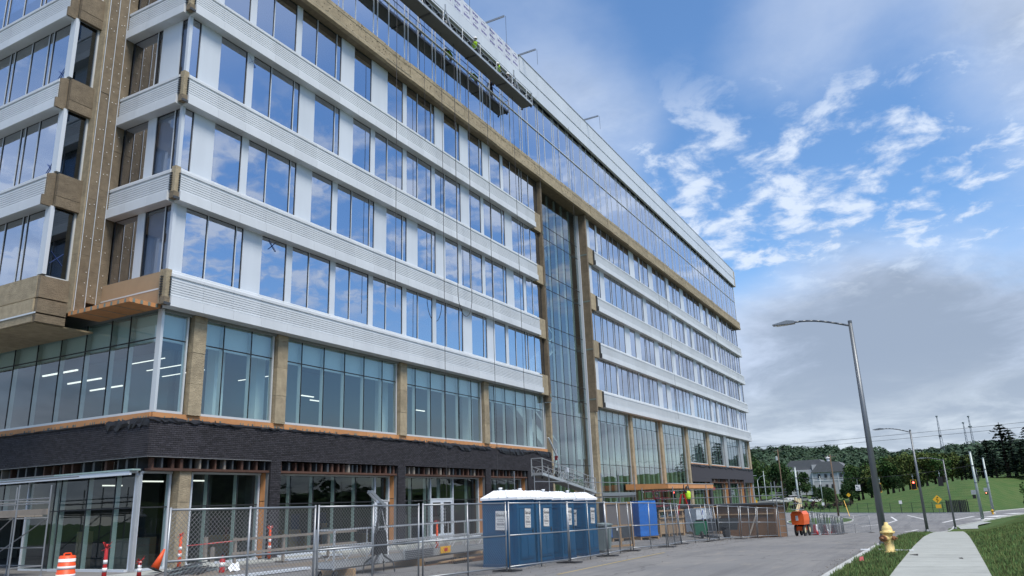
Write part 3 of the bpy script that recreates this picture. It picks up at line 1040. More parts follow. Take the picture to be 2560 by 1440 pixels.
# parapet
for k in range(34):
    x0 = 18.2 + k * 2.982
    x1 = x0 + 2.982
    pr = [(24.40, 33.62), (24.40, 34.72), (24.46, 34.74), (24.46, 34.84), (24.9, 34.84), (24.9, 34.08), (24.62, 34.06), (24.62, 33.6)]
    m_ = MB().prism(pr, 'x', x0 + .004, x1 - .004).build('parapet_fascia', WHITE, B); fixn(m_.data)
    if x0 > 47:
        U('parapet_panel', WHITE, B, x0 + .004, x1 - .004, 24.40, 24.6, 34.86, 36.2)
U('parapet_cap', mat('cap_grey', (.30, .32, .33), .5), B, 47.9, 119.6, 24.36, 24.9, 36.203, 36.26)
U('parapet_wall', INTW, B, 18.25, 119.6, 24.62, 24.9, 34.86, 36.1)
U('insulation_board', WOOL, B, 119.61, 120.35, 24.42, 24.9, 33.65, 36.2)
U('insulation_board', WOOLB, B, 119.75, 120.2, 24.9, 45, 33.65, 36.2)
clamps = MB()
for xx in (52, 55, 70, 78, 80, 81.2, 83, 84.6, 86, 88, 90.5, 91.5, 97, 100.5, 105):
    clamps.box(xx, xx + rr.uniform(.2, .9), 24.5, 24.8, 36.27, 36.42)
clamps.build('roof_edge_clamps', STEELD, B)

# printed membrane on the unfinished part of the parapet
txt = bpy.data.curves.new('print', 'FONT'); txt.body = 'larson'; txt.size = .31; txt.align_x = 'CENTER'; txt.offset = 0.012
to = bpy.data.objects.new('print', txt); COL.objects.link(to)
LARS = bpy.data.meshes.new_from_object(to); LARS.materials.clear(); LARS.materials.append(PURPLE)
bpy.data.objects.remove(to)
for v in LARS.vertices:
    v.co = (v.co.x, 0, v.co.y)
LARS.update()
for k in range(24):
    x0 = 19.2 + k * 1.2
    mp = U('membrane_sheet', MEMW, B, x0 + .003, x0 + 1.197, 24.46, 24.6, 34.86, 36.2)
    U('membrane_lap', mat('lap_tape', (.45, .48, .54), .5), B, x0 - .02, x0 + .02, 24.452, 24.462, 34.86, 36.2)
    for zz in ((35.1, 35.7) if k % 2 else (34.95, 35.45, 35.9)):
        o = bpy.data.objects.new('printed_word', LARS); COL.objects.link(o); o.parent = B
        o.location = Vector((x0 + .6, 24.455, zz)) - wl(B)
        U('printed_line', PURPLE, B, x0 + .45, x0 + .75, 24.453, 24.458, zz + .33, zz + .36)

XB = mat('blue_tape_mark', (.03, .07, .25), .7)
for k, (s, z, sz, f) in enumerate(((23.75, 13.45, .22, FR), (21.95, 21.95, .22, FR), (29.85, 19.9, .2, FV), (29.75, 15.6, .2, FV), (16.65, 11.75, .25, FD))):
    m_ = MB()
    dd = -.0 if f is not FD else -.03
    m_.beam(face_pts(f, s - sz, dd, z - sz), face_pts(f, s + sz, dd, z + sz), .03, .012)
    m_.beam(face_pts(f, s - sz, dd, z + sz), face_pts(f, s + sz, dd, z - sz), .03, .012)
    m_.build('tape_cross', XB, B)

# ------------------------------------------------ second floor glazing
ZS, ZT, ZH = 5.66, 8.40, 9.46
F2 = ('y', 25.25)
F2L = ('x', 18.6)


def glazing(face, cuts, z_list, gl, frame_b=True, name='glass_pane', tilt=.001, fr=None):
    """cuts: positions of mullions; z_list: transoms; dark joint in front, pale mullion behind"""
    fr = fr or FRAME
    j = MB()
    for a, b in zip(cuts[:-1], cuts[1:]):
        for z0, z1 in zip(z_list[:-1], z_list[1:]):
            FU(face, name, gl, a + .014, b - .014, -.02, -.006, z0 + .012, z1 - .012, tilt=tilt)
    for c in cuts[1:-1]:
        face_mb(face, j, c - .018, c + .018, -.025, .012, z_list[0], z_list[-1])
        FU(face, 'mullion', MULL, c - .035, c + .035, -.2, -.028, z_list[0], z_list[-1])
    for z in z_list[1:-1]:
        face_mb(face, j, cuts[0], cuts[-1], -.024, .014, z - .022, z + .022)
    if j.v:
        j.build('glazing_joint', DARKJ, B)
    if frame_b:
        FU(face, 'glazing_frame', fr, cuts[0] - .06, cuts[0] + .012, -.15, .05, z_list[0] - .08, z_list[-1] + .05)
        FU(face, 'glazing_frame', fr, cuts[-1] - .012, cuts[-1] + .06, -.15, .05, z_list[0] - .08, z_list[-1] + .05)
        FU(face, 'glazing_frame', fr, cuts[0] + .013, cuts[-1] - .013, -.15, .05, z_list[0] - .08, z_list[0] + .01)


def cutlist(a, b, first=None, step=1.485):
    c = [a]
    x = first if first else a + step
    while x < b - .3:
        c.append(x); x += step
    return c + [b]


Z2 = [ZS, ZT, ZH]
glazing(F2, [18.68, 19.78], Z2, GL_2)
glazing(F2, [20.66, 21.62, 23.10, 24.30], Z2, GL_2)
glazing(F2, cutlist(25.12, 33.25, 26.14), Z2, GL_2)
glazing(F2, cutlist(34.08, 42.08, 35.05), Z2, GL_2)
glazing(F2, cutlist(42.92, 51.0, 43.86), Z2, GL_2)
glazing(F2L, [25.38, 27.05, 28.2, 29.8, 31.47, 33.13, 34.82, 36.5, 38.2, 39.9, 41.5], Z2, GL_2)
for a, b in ((60.85, 68.7), (69.75, 77.5), (78.7, 86.7)):
    glazing(F2, cutlist(a, b, a + 1.2), [0.05, 2.55, 4.74, ZT, ZH], GL_AT)
for a, b in ((87.95, 95.6), (96.9, 104.0), (105.7, 113.0), (114.8, 118.6)):
    glazing(F2, cutlist(a, b, a + 1.2), Z2, GL_AT)
U('corner_post', FRAME, B, 18.55, 18.66, 25.14, 25.36, 5.58, 9.5)
# wool wrapped columns between the bays
for a, b in ((19.95, 20.55), (24.42, 25.02), (33.38, 33.98), (42.22, 42.82)):
    z = 5.55
    while z < 9.45:
        z1 = min(z + 1.22, 9.47)
        U('insulation_board', WOOL, B, a, b, 25.02 + random.uniform(-.01, .01), 25.3, z + .004, z1 - .004)
        z = z1
for a, b in ((68.85, 69.6), (77.6, 78.55), (86.8, 87.8)):
    z = -.1
    while z < 9.45:
        z1 = min(z + 1.22, 9.47)
        U('insulation_board', WOOL, B, a, b - .35, 25.0 + random.uniform(-.01, .01), 25.3, z + .004, z1 - .004)
        U('insulation_board', WOOL, B, b - .345, b, 25.06, 25.3, z + .004, z1 - .004)
        z = z1
for a, b, m in ((95.75, 96.75, WOOL), (104.15, 105.5, ALU), (113.15, 114.6, ALU), (118.75, 119.7, WOOL)):
    U('column_wrap', m, B, a, b, 25.02, 25.3, 5.45, 9.47)
# orange sheathing and torn black flashing above the brick
for x0 in frange(18.5, 51.0, 2.44):
    U('sheathing_board', ORANGE, B, x0 + .004, min(x0 + 2.436, 51.25), 25.11, 25.2, 5.20, 5.56)
for y0 in frange(25.2, 46, 2.44):
    U('sheathing_board', ORANGE, B, 18.43, 18.5, y0 + .004, y0 + 2.436, 5.20, 5.56)
for x0 in frange(88, 119, 2.44):
    U('sheathing_board', ORANGE, B, x0 + .004, min(x0 + 2.436, 119.6), 25.11, 25.2, 5.30, 5.56)
fx = MB()
for k in range(120):
    xx = 18.7 + 32 * rr.random(); fx.box(xx, xx + .05, 25.10, 25.112, 5.36, 5.44)
for k in range(60):
    yy = 25.3 + 17 * rr.random(); fx.box(18.42, 18.432, yy, yy + .05, 5.36, 5.44)
fx.build('fixing_washers', TAPE, B)


def torn(pts, name='black_flashing'):
    """crumpled strip hanging over the brick edge: list of (x, y, z, drop)"""
    m_ = MB()
    for i, (x, y, z, dr) in enumerate(pts):
        o1, o2, o3 = rr.uniform(0, .05), rr.uniform(.02, .10), rr.uniform(.0, .07)
        m_.v += [(x, y + .1, z + rr.uniform(0, .05)), (x - o1, y - o1, z + rr.uniform(-.02, .05)), (x - o2, y - o2, z - dr * .5), (x - o3, y - o3, z - dr)]
        if i:
            b = 4 * (i - 1)
            for q in range(3):
                m_.f.append((b + q, b + 4 + q, b + 5 + q, b + 1 + q)); m_.mi.append(0)
    o = m_.build(name, MEMB, B)
    sm = o.modifiers.new('s', 'SOLIDIFY'); sm.thickness = .012
    return o


def drops(a, b, st, lo, hi):
    o = []
    x = a
    while x < b:
        o.append((x, rr.uniform(lo, hi))); x += st * rr.uniform(.6, 1.4)
    return o


torn([(x, 25.0, 5.33, d) for x, d in drops(18.3, 21.2, .16, .04, .14)])
torn([(x, 25.0, 5.31, d) for x, d in drops(21.2, 35.8, .25, .02, .09)])
torn([(x, 25.0, 5.33, .10 + .22 * math.sin((x - 36) / 7.0 * math.pi) * abs(math.sin(x * 1.3)) + d) for x, d in drops(36.0, 42.9, .22, .0, .06)])
torn([(x, 25.0, 5.33, .08 + .26 * abs(math.sin((x - 43) * .55)) + d) for x, d in drops(43.6, 51.6, .22, .0, .06)])
torn([(18.33, y, 5.33, .10 + d * 2) for y, d in drops(25.0, 27.6, .16, .02, .14)])
torn([(18.33, y, 5.30, d) for y, d in drops(27.6, 46, .4, .02, .05)])
torn([(x, 25.0, 5.42, d) for x, d in drops(87.6, 119.6, .4, .05, .3)])

# ------------------------------------------------ brick
brick_wall = MB()
brick_wall.box(18.40, 51.6, 25.02, 25.14, 3.97, 5.30)
brick_wall.box(18.352, 18.46, 25.145, 46.0, 3.97, 5.30)
PIERS = ((24.30, 24.88), (33.17, 33.82), (42.13, 42.75), (47.77, 51.6))
for a, b in PIERS:
    brick_wall.box(a + .02, b - .02, 25.02, 25.5, .0, 3.965)
far_brick = MB()
far_brick.box(87.6, 119.8, 25.0, 25.14, 3.9, 5.4)
for a, b in ((87.6, 95.9), (104.2, 105.0), (113.2, 119.8)):
    far_brick.box(a, b, 25.0, 25.14, 3.5, 3.895)
for a, b in ((95.0, 95.9), (104.2, 105.0), (113.2, 113.8)):
    far_brick.box(a, b, 25.0, 25.3, 0, 3.495)
brick_wall = brick_wall.build('brick_wall', MORTAR, B)
far_brick.build('brick_wall', mat('far_brick', (0.040, 0.038, 0.046), 0.8, var=0.3, scale=5), B)
bme = MB().box(-.0975, .0975, -.03, .03, -.029, .029).mesh('brick', BRICK)
bme2 = MB().box(-.03, .03, -.0975, .0975, -.029, .029).mesh('brick', BRICK)
single = []
rest = MB()


def bricks(face, s0, s1, z0, z1, near):
    nz = int(round((z1 - z0) / .0745))
    for k in range(nz):
        z = z0 + (k + .5) * .0745
        s = s0 - (.1045 if k % 2 else 0)
        while s < s1 - .03:
            a, b = max(s, s0), min(s + .195, s1)
            if b - a > .04:
                c = face_pts(face, (a + b) / 2, .012, z)
                if near and b - a > .19 and (a - s0) < near:
                    single.append((face, c))
                else:
                    j = rr.uniform(-.003, .003)
                    if face[0] == 'y':
                        rest.box(a, b, c[1] - .03 + j, c[1] + .02, z - .029, z + .029)
                    else:
                        rest.box(c[0] - .03 + j, c[0] + .02, a, b, z - .029, z + .029)
            s += .209


bricks(('y', 25.025), 18.34, 51.6, 3.965, 5.31, 2.1)
bricks(('x', 18.372), 24.99, 44, 3.965, 5.31, 1.15)
for a, b in PIERS[:3]:
    bricks(('y', 25.025), a, b, .02, 3.965, 0)
bricks(('y', 25.025), 47.77, 51.6, .02, 3.965, 0)
rr.shuffle(single)
for i, (face, c) in enumerate(single):
    if i < 290:
        o = bpy.data.objects.new('brick', bme if face[0] == 'y' else bme2); COL.objects.link(o); o.parent = brick_wall
        o.location = Vector(c)
    elif face[0] == 'y':
        rest.box(c[0] - .0975, c[0] + .0975, c[1] - .03, c[1] + .02, c[2] - .029, c[2] + .029)
    else:
        rest.box(c[0] - .03, c[0] + .02, c[1] - .0975, c[1] + .0975, c[2] - .029, c[2] + .029)
tag(rest.build('brickwork', BRICK, brick_wall), kind='stuff')
U('shelf_angle', mat('light_steel', (.30, .30, .30), .5, .4), B, 18.34, 24.3, 24.98, 25.12, 3.945, 3.962)
U('shelf_angle', MT['light_steel'], B, 18.34, 18.46, 25.13, 46, 3.945, 3.962)

# ------------------------------------------------ exposed framing over the shop windows
def framing(face, s0, s1, z0, z1, step):
    FU(face, 'framing_backing', INTD, s0, s1, -.75, -.7, z0 - .02, z1)
    FU(face, 'steel_channel', RUST, s0 + .002, s1 - .002, -.46, -.06, z0 - .09, z0)
    s = s0 + .1
    k = 0
    while s < s1 - .1:
        w = rr.choice([.07, .10, .12])
        FU(face, 'stud', rr.choice([RUST, RUST, RUST, GREYWOOD, STEELD, STEELD]), s, s + w, -.38, -.1 + rr.uniform(-.06, .03), z0 + .002, z1 - .01)
        if rr.random() < .5:
            FU(face, 'infill_board', rr.choice([GREYWOOD, INTW]), s + w + .01, s + w + step * .55, -.5, -.45, z0 + .002, z1 - .03)
        s += step * rr.uniform(.8, 1.2); k += 1


framing(FR, 18.6, 24.28, 3.56, 3.94, .42)
framing(FR, 24.9, 33.15, 3.56, 3.94, .38)
framing(FR, 33.84, 42.1, 3.56, 3.94, .42)
framing(FR, 42.77, 47.75, 3.56, 3.94, .42)
framing(('x', 18.4), 25.6, 44, 3.5, 3.94, .62)
framing(FR, 95.92, 104.18, 3.5, 3.88, .6)
framing(FR, 105.02, 113.18, 3.5, 3.88, .6)

# ------------------------------------------------ storefront
F1 = ('y', 25.55)
F1L = ('x', 18.5)
ZG = [.07, 2.19, 3.38]
glazing(F1, [18.6, 19.78], ZG, GL_G, name='storefront_pane', fr=WHITE)
glazing(F1, [20.8, 21.59, 23.05, 24.15], ZG, GL_G, name='storefront_pane', fr=WHITE)
glazing(F1, [25.0, 26.04, 27.47, 28.94, 30.44, 31.92], ZG, GL_G, name='storefront_pane', fr=WHITE)
glazing(F1, [31.95, 33.05], [2.25, 3.38], GL_G, name='storefront_pane', fr=WHITE)
glazing(F1, [34.0, 35.1, 36.5, 36.85], ZG, GL_G, name='storefront_pane', fr=WHITE)
glazing(F1, [36.9, 37.86, 39.15], [2.27, 3.38], GL_G, name='storefront_pane', fr=WHITE)
glazing(F1, [39.2, 40.84, 42.02], ZG, GL_G, name='storefront_pane', fr=WHITE)
glazing(F1, [43.1, 44.4, 45.9, 47.6], ZG, GL_G, name='storefront_pane', fr=WHITE)
glazing(F1L, [25.68, 26.83, 28.47, 30.12, 30.5, 32.2], ZG, GL_G, name='storefront_pane', fr=WHITE)
glazing(F1L, [32.25, 34, 35.6, 37.2], [2.3, 3.38], GL_G, name='storefront_pane', fr=WHITE)
glazing(F1L, [37.25, 39, 41, 43], ZG, GL_G, name='storefront_pane', fr=WHITE)
for a, b in ((20.72, 24.22), (24.95, 33.1), (33.95, 42.08), (43.0, 47.65), (18.55, 19.84)):
    U('head_flashing', WHITE, B, a, b, 25.46, 25.6, 3.39, 3.46)
    U('head_board', STEELD, B, a - .1, b + .1, 25.5, 25.7, 3.462, 3.56)
U('head_fascia', WHITE, B, 18.10, 18.45, 25.55, 44, 3.40, 3.47)
U('head_fascia', WHITE, B, 18.04, 18.12, 25.45, 44, 3.32, 3.40)
U('stud_track', mat('green_track', (.33, .45, .42), .5, .3), B, 18.06, 18.4, 25.35, 44, 3.475, 3.53)
U('corner_post', ALU, B, 18.43, 18.56, 25.46, 25.60, 0.02, 3.30)
U('sill', WHITE, B, 18.3, 18.48, 25.63, 30.1, 0.0, .10)
U('sill', WHITE, B, 18.58, 19.85, 25.36, 25.5, 0.0, .10)
for a, b in ((20.7, 24.2), (24.95, 31.9), (33.95, 36.8), (39.2, 42.05), (43.05, 47.65)):
    U('sill', WHITE, B, a, b, 25.40, 25.5, 0.0, .09)
# column by the corner, jambs with orange board
for z0, z1 in ((0, 1.15), (1.155, 2.34), (2.345, 3.52)):
    U('insulation_board', WOOL, B, 19.92, 20.44, 25.16 + random.uniform(-.012, .012), 25.7, z0, z1)
for xj in (24.3, 33.17, 42.13, 47.77):
    for z0, z1 in ((.05, 2.3), (2.33, 3.46)):
        U('sheathing_board', ORANGE, B, xj - .05, xj - .002, 25.24, 25.52, z0, z1)
    U('jamb_angle', GALV, B, xj - .04, xj - .003, 25.10, 25.235, .02, 3.5)


def door(x0, x1, parent, hinge):
    """one glazed leaf with white stiles and a pull handle"""
    d = MB()
    d.box(x0, x0 + .13, 25.50, 25.56, .03, 2.22); d.box(x1 - .13, x1, 25.50, 25.56, .03, 2.22)
    d.box(x0 + .132, x1 - .132, 25.50, 25.56, 2.06, 2.22); d.box(x0 + .132, x1 - .132, 25.50, 25.56, .03, .36)
    o = d.build('door', WHITE, parent)
    U('door_glass', GL_G, o, x0 + .13, x1 - .13, 25.525, 25.535, .36, 2.06)
    hx = x1 - .19 if hinge == 'l' else x0 + .19
    MB().tube((hx, 25.44, .75), (hx, 25.44, 1.75), .014).tube((hx, 25.44, .85), (hx, 25.51, .85), .012).tube((hx, 25.44, 1.65), (hx, 25.51, 1.65), .012).build('door_handle', ALU, o)


door(31.98, 33.0, B, 'r')
door(36.92, 37.99, B, 'l')
door(38.01, 39.08, B, 'r')

# ------------------------------------------------ atrium
AT = ('y', 25.55)
za = [0.05, 2.5, 4.6, 8.45, 9.7, 10.94, 14.0, 15.22, 18.26, 19.48, 22.52, 23.67, 26.6]
glazing(AT, [51.75, 53.0, 54.35, 55.75, 57.15, 58.6, 60.0], za, GL_AT, name='atrium_pane')
U('atrium_post', WHITE, B, 60.0, 60.1, 25.35, 25.6, 0, 26.6)
U('atrium_post', FRAME, B, 51.58, 51.72, 25.35, 25.6, 0, 26.6)
z = 9.0
while z < 26.6:
    z1 = min(z + 1.22, 26.62)
    U('insulation_board', WOOLB, B, 51.27, 51.50, 24.72 + random.uniform(-.01, .01), 25.4, z + .004, z1 - .004)
    U('insulation_board', WOOLB, B, 60.14, 60.40, 24.70 + random.uniform(-.01, .01), 25.6, z + .004, z1 - .004)
    z = z1
z = -.6
while z < 9.0:
    z1 = min(z + 1.22, 9.0)
    U('insulation_board', WOOL, B, 51.62, 51.85, 24.95 + random.uniform(-.01, .01), 25.4, z + .004, z1 - .004)
    U('insulation_board', WOOL, B, 60.16, 60.75, 24.95 + random.uniform(-.01, .01), 25.6, z + .004, z1 - .004)
    z = z1
for zb in BANDZ:
    U('seam_tape', TAPE, B, 51.26, 51.51, 24.69, 24.71, zb - .15, zb + .08)
    U('seam_tape', TAPE, B, 60.125, 60.139, 24.72, 25.5, zb + .5, zb + .62)
# stair flights seen through the atrium glass
st = MB()
for k, z in enumerate((0.2, 5.3, 10.4, 14.7, 19.0)):
    xa, xb = (52.2, 59.6) if k % 2 == 0 else (59.6, 52.2)
    st.beam((xa, 28.6, z), (xb, 28.6, z + 4.4), .9, .45, up=(0, 1, 0))
    st.beam((xa, 28.0, z + 1.0), (xb, 28.0, z + 5.4), .06, .08)
st.build('stair_flight', mat('stair_white', (.6, .63, .63), .6), B)

# ------------------------------------------------ entrance canopy
can = MB().prism([(21.1, 2.62), (21.1, 3.02), (24.98, 3.12), (24.98, 2.62)], 'x', 66.3, 81.3).build('entrance_canopy', ORANGE, B)
fixn(can.data)
U('canopy_edge', WHITE, can, 66.28, 81.34, 21.06, 21.3, 3.025, 3.06)
U('canopy_soffit', TANB, can, 66.4, 81.2, 21.2, 24.9, 2.60, 2.617)
U('canopy_post', ORANGE, B, 81.0, 81.4, 23.9, 24.3, -1.6, 2.61)
for a, b in ((87.9, 95.0), (95.95, 104.1), (105.05, 113.15), (113.85, 118.8)):
    glazing(('y', 25.5), cutlist(a, b, a + 1.5), [.07, 2.3, 3.45], GL_AT, name='storefront_pane')
    U('sheathing_board', ORANGE, B, b - .0, b + .05, 25.16, 25.5, 0.05, 3.45)
ex = MB()
for k in range(3):
    ex.box(96.9 + k * .75, 97.3 + k * .75, 25.46, 25.47, 2.55, 2.95)
ex.build('red_notice', mat('red_notice', (.6, .05, .03), .6), B)
U('corner_post', ALU, B, 119.4, 119.75, 25.1, 25.4, 0, 3.45)

# ------------------------------------------------ inside
for z, t in ((0.0, .3), (5.2, .5), (10.6, .5), (14.9, .5), (19.15, .5), (23.4, .5), (27.6, .6), (31.0, .4), (34.4, .4)):
    zz = z - .02 if z == 0 else z
    U('floor_slab', INTF, B, 18.9, 51.0, 25.75, 45, zz - t, zz)
    U('floor_slab', INTF, B, 60.9, 119.4, 25.75, 45, zz - t, zz)
    if z:
        U('floor_slab', INTF, B, 51.01, 60.89, 31.5, 45, zz - t, zz)
U('floor_slab', INTF, B, 51.01, 60.89, 25.75, 45, -.32, -.02)
for z in (10.6, 14.9, 19.15, 23.4):
    U('floor_slab', INTF, B, 16.4, 18.88, 29.4, 45, z - .5, z)
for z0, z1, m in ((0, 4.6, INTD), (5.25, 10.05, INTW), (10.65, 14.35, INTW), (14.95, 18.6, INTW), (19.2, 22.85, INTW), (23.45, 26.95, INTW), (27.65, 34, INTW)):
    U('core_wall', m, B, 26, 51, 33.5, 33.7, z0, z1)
    U('core_wall', m, B, 61, 119, 33.5, 33.7, z0, z1)
    U('core_wall', m, B, 25.6, 25.8, 33.72, 45, z0, z1)
    for k in range(12):
        xp = 28 + k * 8.3 + rr.uniform(-2, 2)
        if rr.random() < .55 and not 49 < xp < 62:
            U('partition', m, B, xp, xp + .12, 27 + rr.random() * 2, 33.45, z0, z1 - .1)
U('core_wall', INTW, B, 51.02, 60.88, 36, 36.2, 0, 34)
U('rear_wall', INTW, B, 18.6, 119.6, 45.01, 45.3, -3.4, 36)
U('end_wall', WHITE, B, 119.3, 119.55, 25.75, 45, -3.4, 33.5)
U('roof_deck', INTW, B, 18.4, 119.6, 24.95, 45.3, 35.0, 35.2)
U('foundation_wall', CONC, B, 50.5, 119.8, 24.9, 25.6, -3.6, -.03)
U('foundation_wall', CONC, B, 18.4, 50.45, 24.95, 25.6, -1.4, -.03)
U('foundation_wall', CONC, B, 18.42, 18.9, 25.62, 45, -1.0, -.03)
U('threshold_slab', CONC, B, 50.5, 119.8, 23.2, 24.89, -.30, -.04)
# bulkheads behind the upper panes of the second floor
for a, b in ((18.9, 51.0), (60.9, 119.4)):
    U('ceiling_bulkhead', INTP, B, a, b, 25.50, 25.6, 8.36, 9.9)
U('ceiling_bulkhead', INTP, B, 18.85, 18.95, 25.62, 45, 8.36, 9.9)
for x in (22.4, 24.7, 33.7, 42.6, 51, 60.6, 69.2, 78.1, 87.2, 96.2, 105, 114):
    U('interior_column', INTP, B, x - .25, x + .25, 26.3, 26.8, 5.22, 9.9)
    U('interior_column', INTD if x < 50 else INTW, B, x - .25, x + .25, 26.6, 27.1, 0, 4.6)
for k, x in enumerate((20.2, 21.6, 23.0, 26.0)):
    U('linear_lamp', LAMP, B, x, x + .04, 27.0 + (k % 3) * .5, 29.2 + (k % 3) * .8, 8.02, 8.05)
for k in range(3):
    U('linear_lamp', LAMP, B, 19.7 + k * 1.9, 19.77 + k * 1.9, 32 + k * 1.2, 34.5 + k * 1.2, 8.02, 8.08)
for x, y in ((29.6, 28.5), (31.2, 29.4), (39, 28), (19.9, 27.2), (20.8, 31), (21.4, 26.4), (46, 29)):
    U('linear_lamp', LAMP, B, x, x + .9, y, y + .06, 3.16 if x < 24 else 7.6, 3.21 if x < 24 else 7.65)
# things stacked inside the shell
for k in range(26):
    x = rr.uniform(19.4, 47); y = rr.uniform(27.2, 31); w = rr.uniform(.3, .9); h = rr.uniform(.3, 1.5)
    U('stored_carton', rr.choice([mat('carton', (.30, .20, .11), .8), GREYWOOD, INTW, TANB]), B, x, x + w, y, y + w, 0.0, h)

# ================================================================ things on the site
def G(x, y):
    return max(H(x, y), -3.236 if x > 126 else -99)


# ------------------------------------------------ people
def person(label, loc, rz, joints, vest=True, helmet=None, group=None, shirt=None):
    """joints: dict name -> (x, y, z) in metres, local; one skinned body"""
    J = dict(pelvis=(0, 0, .95), chest=(0, 0, 1.30), neck=(0, 0, 1.50), head=(0, 0.02, 1.62), crown=(0, 0.02, 1.74),
             shl=(-.19, 0, 1.43), ell=(-.24, .02, 1.14), hal=(-.24, .12, .90), fil=(-.24, .16, .82),
             shr=(.19, 0, 1.43), elr=(.24, .02, 1.14), har=(.24, .12, .90), fir=(.24, .16, .82),
             hipl=(-.10, 0, .90), knl=(-.11, .02, .49), anl=(-.11, -.02, .09), tol=(-.12, .16, .04),
             hipr=(.10, 0, .90), knr=(.11, .02, .49), anr=(.11, -.02, .09), tor=(.12, .16, .04))
    J.update(joints)
    R = dict(pelvis=.135, chest=.15, neck=.06, head=.095, crown=.06, shl=.07, ell=.048, hal=.036, fil=.026, shr=.07, elr=.048, har=.036, fir=.026,
             hipl=.09, knl=.062, anl=.045, tol=.04, hipr=.09, knr=.062, anr=.045, tor=.04)
    E_ = [('pelvis', 'chest'), ('chest', 'neck'), ('neck', 'head'), ('head', 'crown'), ('chest', 'shl'), ('shl', 'ell'), ('ell', 'hal'), ('hal', 'fil'), ('chest', 'shr'), ('shr', 'elr'), ('elr', 'har'),
          ('har', 'fir'), ('pelvis', 'hipl'), ('hipl', 'knl'), ('knl', 'anl'), ('anl', 'tol'), ('pelvis', 'hipr'), ('hipr', 'knr'), ('knr', 'anr'), ('anr', 'tor')]
    ks = list(J)
    me = bpy.data.meshes.new('person')
    me.from_pydata([J[k] for k in ks], [(ks.index(a), ks.index(b)) for a, b in E_], [])
    o = bpy.data.objects.new('person', me); COL.objects.link(o)
    md = o.modifiers.new('k', 'SKIN')
    for i, k in enumerate(ks):
        me.skin_vertices[0].data[i].radius = (R[k], R[k] * .85)
        me.skin_vertices[0].data[i].use_root = (k == 'pelvis')
    sb = o.modifiers.new('s', 'SUBSURF'); sb.levels = 1; sb.render_levels = 1
    dg = bpy.context.evaluated_depsgraph_get()
    bme_ = bpy.data.meshes.new_from_object(o.evaluated_get(dg))
    bpy.data.objects.remove(o)
    bme_.materials.clear()
    bme_.materials.append(shirt or CLOTH); bme_.materials.append(SKIN)
    hd = Vector(J['head']); hands = [Vector(J['fil']), Vector(J['fir'])]
    for p in bme_.polygons:
        p.use_smooth = True
        c = p.center
        if (c - hd).length < .15 or min((c - h).length for h in hands) < .09:
            p.material_index = 1
    root = bpy.data.objects.new('person', bme_); COL.objects.link(root)
    root.location = loc; root.rotation_euler = (0, 0, rz)
    tag(root, label, 'person', group)
    if vest:
        ch, pe = Vector(J['chest']), Vector(J['pelvis'])
        m_ = MB()
        ax = (ch - pe).normalized()
        m_.lathe([(.165, -.36), (.175, -.2), (.19, 0), (.185, .1), (.10, .17)], 12, ch, ax)
        m_.build('vest', HIVIS, root, True, local=True)
    hm = MB().lathe([(.15, -.01), (.145, .0), (.125, .03), (.11, .08), (.07, .125), (.0, .14)], 12, hd + Vector((0, 0, .035)))
    hm.build('hard_hat', helmet or HELM, root, True, local=True)
    return root


# ------------------------------------------------ suspended platform at the roof
def stage(name, label, x0, x1, y0, y1, z, drop=0.0, cat='platform'):
    """aluminium suspended platform along X; drop lowers the far end"""
    t = thing(name, label, cat, (x0, y0, z))
    zz = lambda x: z - drop * (x - x0) / (x1 - x0)
    d = MB()
    d.add([(x0, y0, zz(x0)), (x1, y0, zz(x1)), (x1, y1, zz(x1)), (x0, y1, zz(x0)), (x0, y0, zz(x0) + .06), (x1, y0, zz(x1) + .06), (x1, y1, zz(x1) + .06), (x0, y1, zz(x0) + .06)],
          [(0, 3, 2, 1), (4, 5, 6, 7), (0, 1, 5, 4), (1, 2, 6, 5), (2, 3, 7, 6), (3, 0, 4, 7)])
    d.build('deck', mat('deck_grey', (.13, .135, .135), .7, var=.2, scale=2), t)
    for y in (y0, y1):
        MB().beam((x0, y, zz(x0) + .12), (x1, y, zz(x1) + .12), .035, .16).build('toe_board', ALU, t)
        MB().tube((x0, y, zz(x0) + 1.07), (x1, y, zz(x1) + 1.07), .024).build('top_rail', ALU if y == y0 else STEELD, t)
        MB().tube((x0, y, zz(x0) + .60), (x1, y, zz(x1) + .60), .02).build('mid_rail', ALU, t)
        tr = MB()
        n = int((x1 - x0) / .45)
        for k in range(n):
            xa = x0 + (x1 - x0) * k / n; xb = x0 + (x1 - x0) * (k + 1) / n
            a, b = (zz(xa) + .20, zz(xb) + .58) if k % 2 else (zz(xa) + .58, zz(xb) + .20)
            tr.tube((xa, y, a), (xb, y, b), .013, 4)
        for k in range(0, n + 1, 5):
            xa = x0 + (x1 - x0) * k / n
            tr.tube((xa, y, zz(xa)), (xa, y, zz(xa) + 1.08), .02, 5)
        tr.build('truss_railing', ALU, t)
    for x in (x0, x1):
        e = MB()
        e.beam((x, y0, zz(x)), (x, y0, zz(x) + 1.1), .05).beam((x, y1, zz(x)), (x, y1, zz(x) + 1.1), .05)
        e.beam((x, y0, zz(x) + 1.08), (x, y1, zz(x) + 1.08), .05).beam((x, y0, zz(x) + .55), (x, y1, zz(x) + .55), .04).beam((x, y0, zz(x) + .12), (x, y1, zz(x) + .12), .03, .16)
        e.build('end_frame', ALU, t)
        c = MB()
        for y in (y0 + .06, y1 - .06):
            c.lathe([(.02, -.06), (.07, -.05), (.07, .05), (.02, .06)], 10, (x + (.12 if x == x0 else -.12), y, zz(x) - .11), (1, 0, 0))
        c.build('castor', RUBBER, t)
    return t


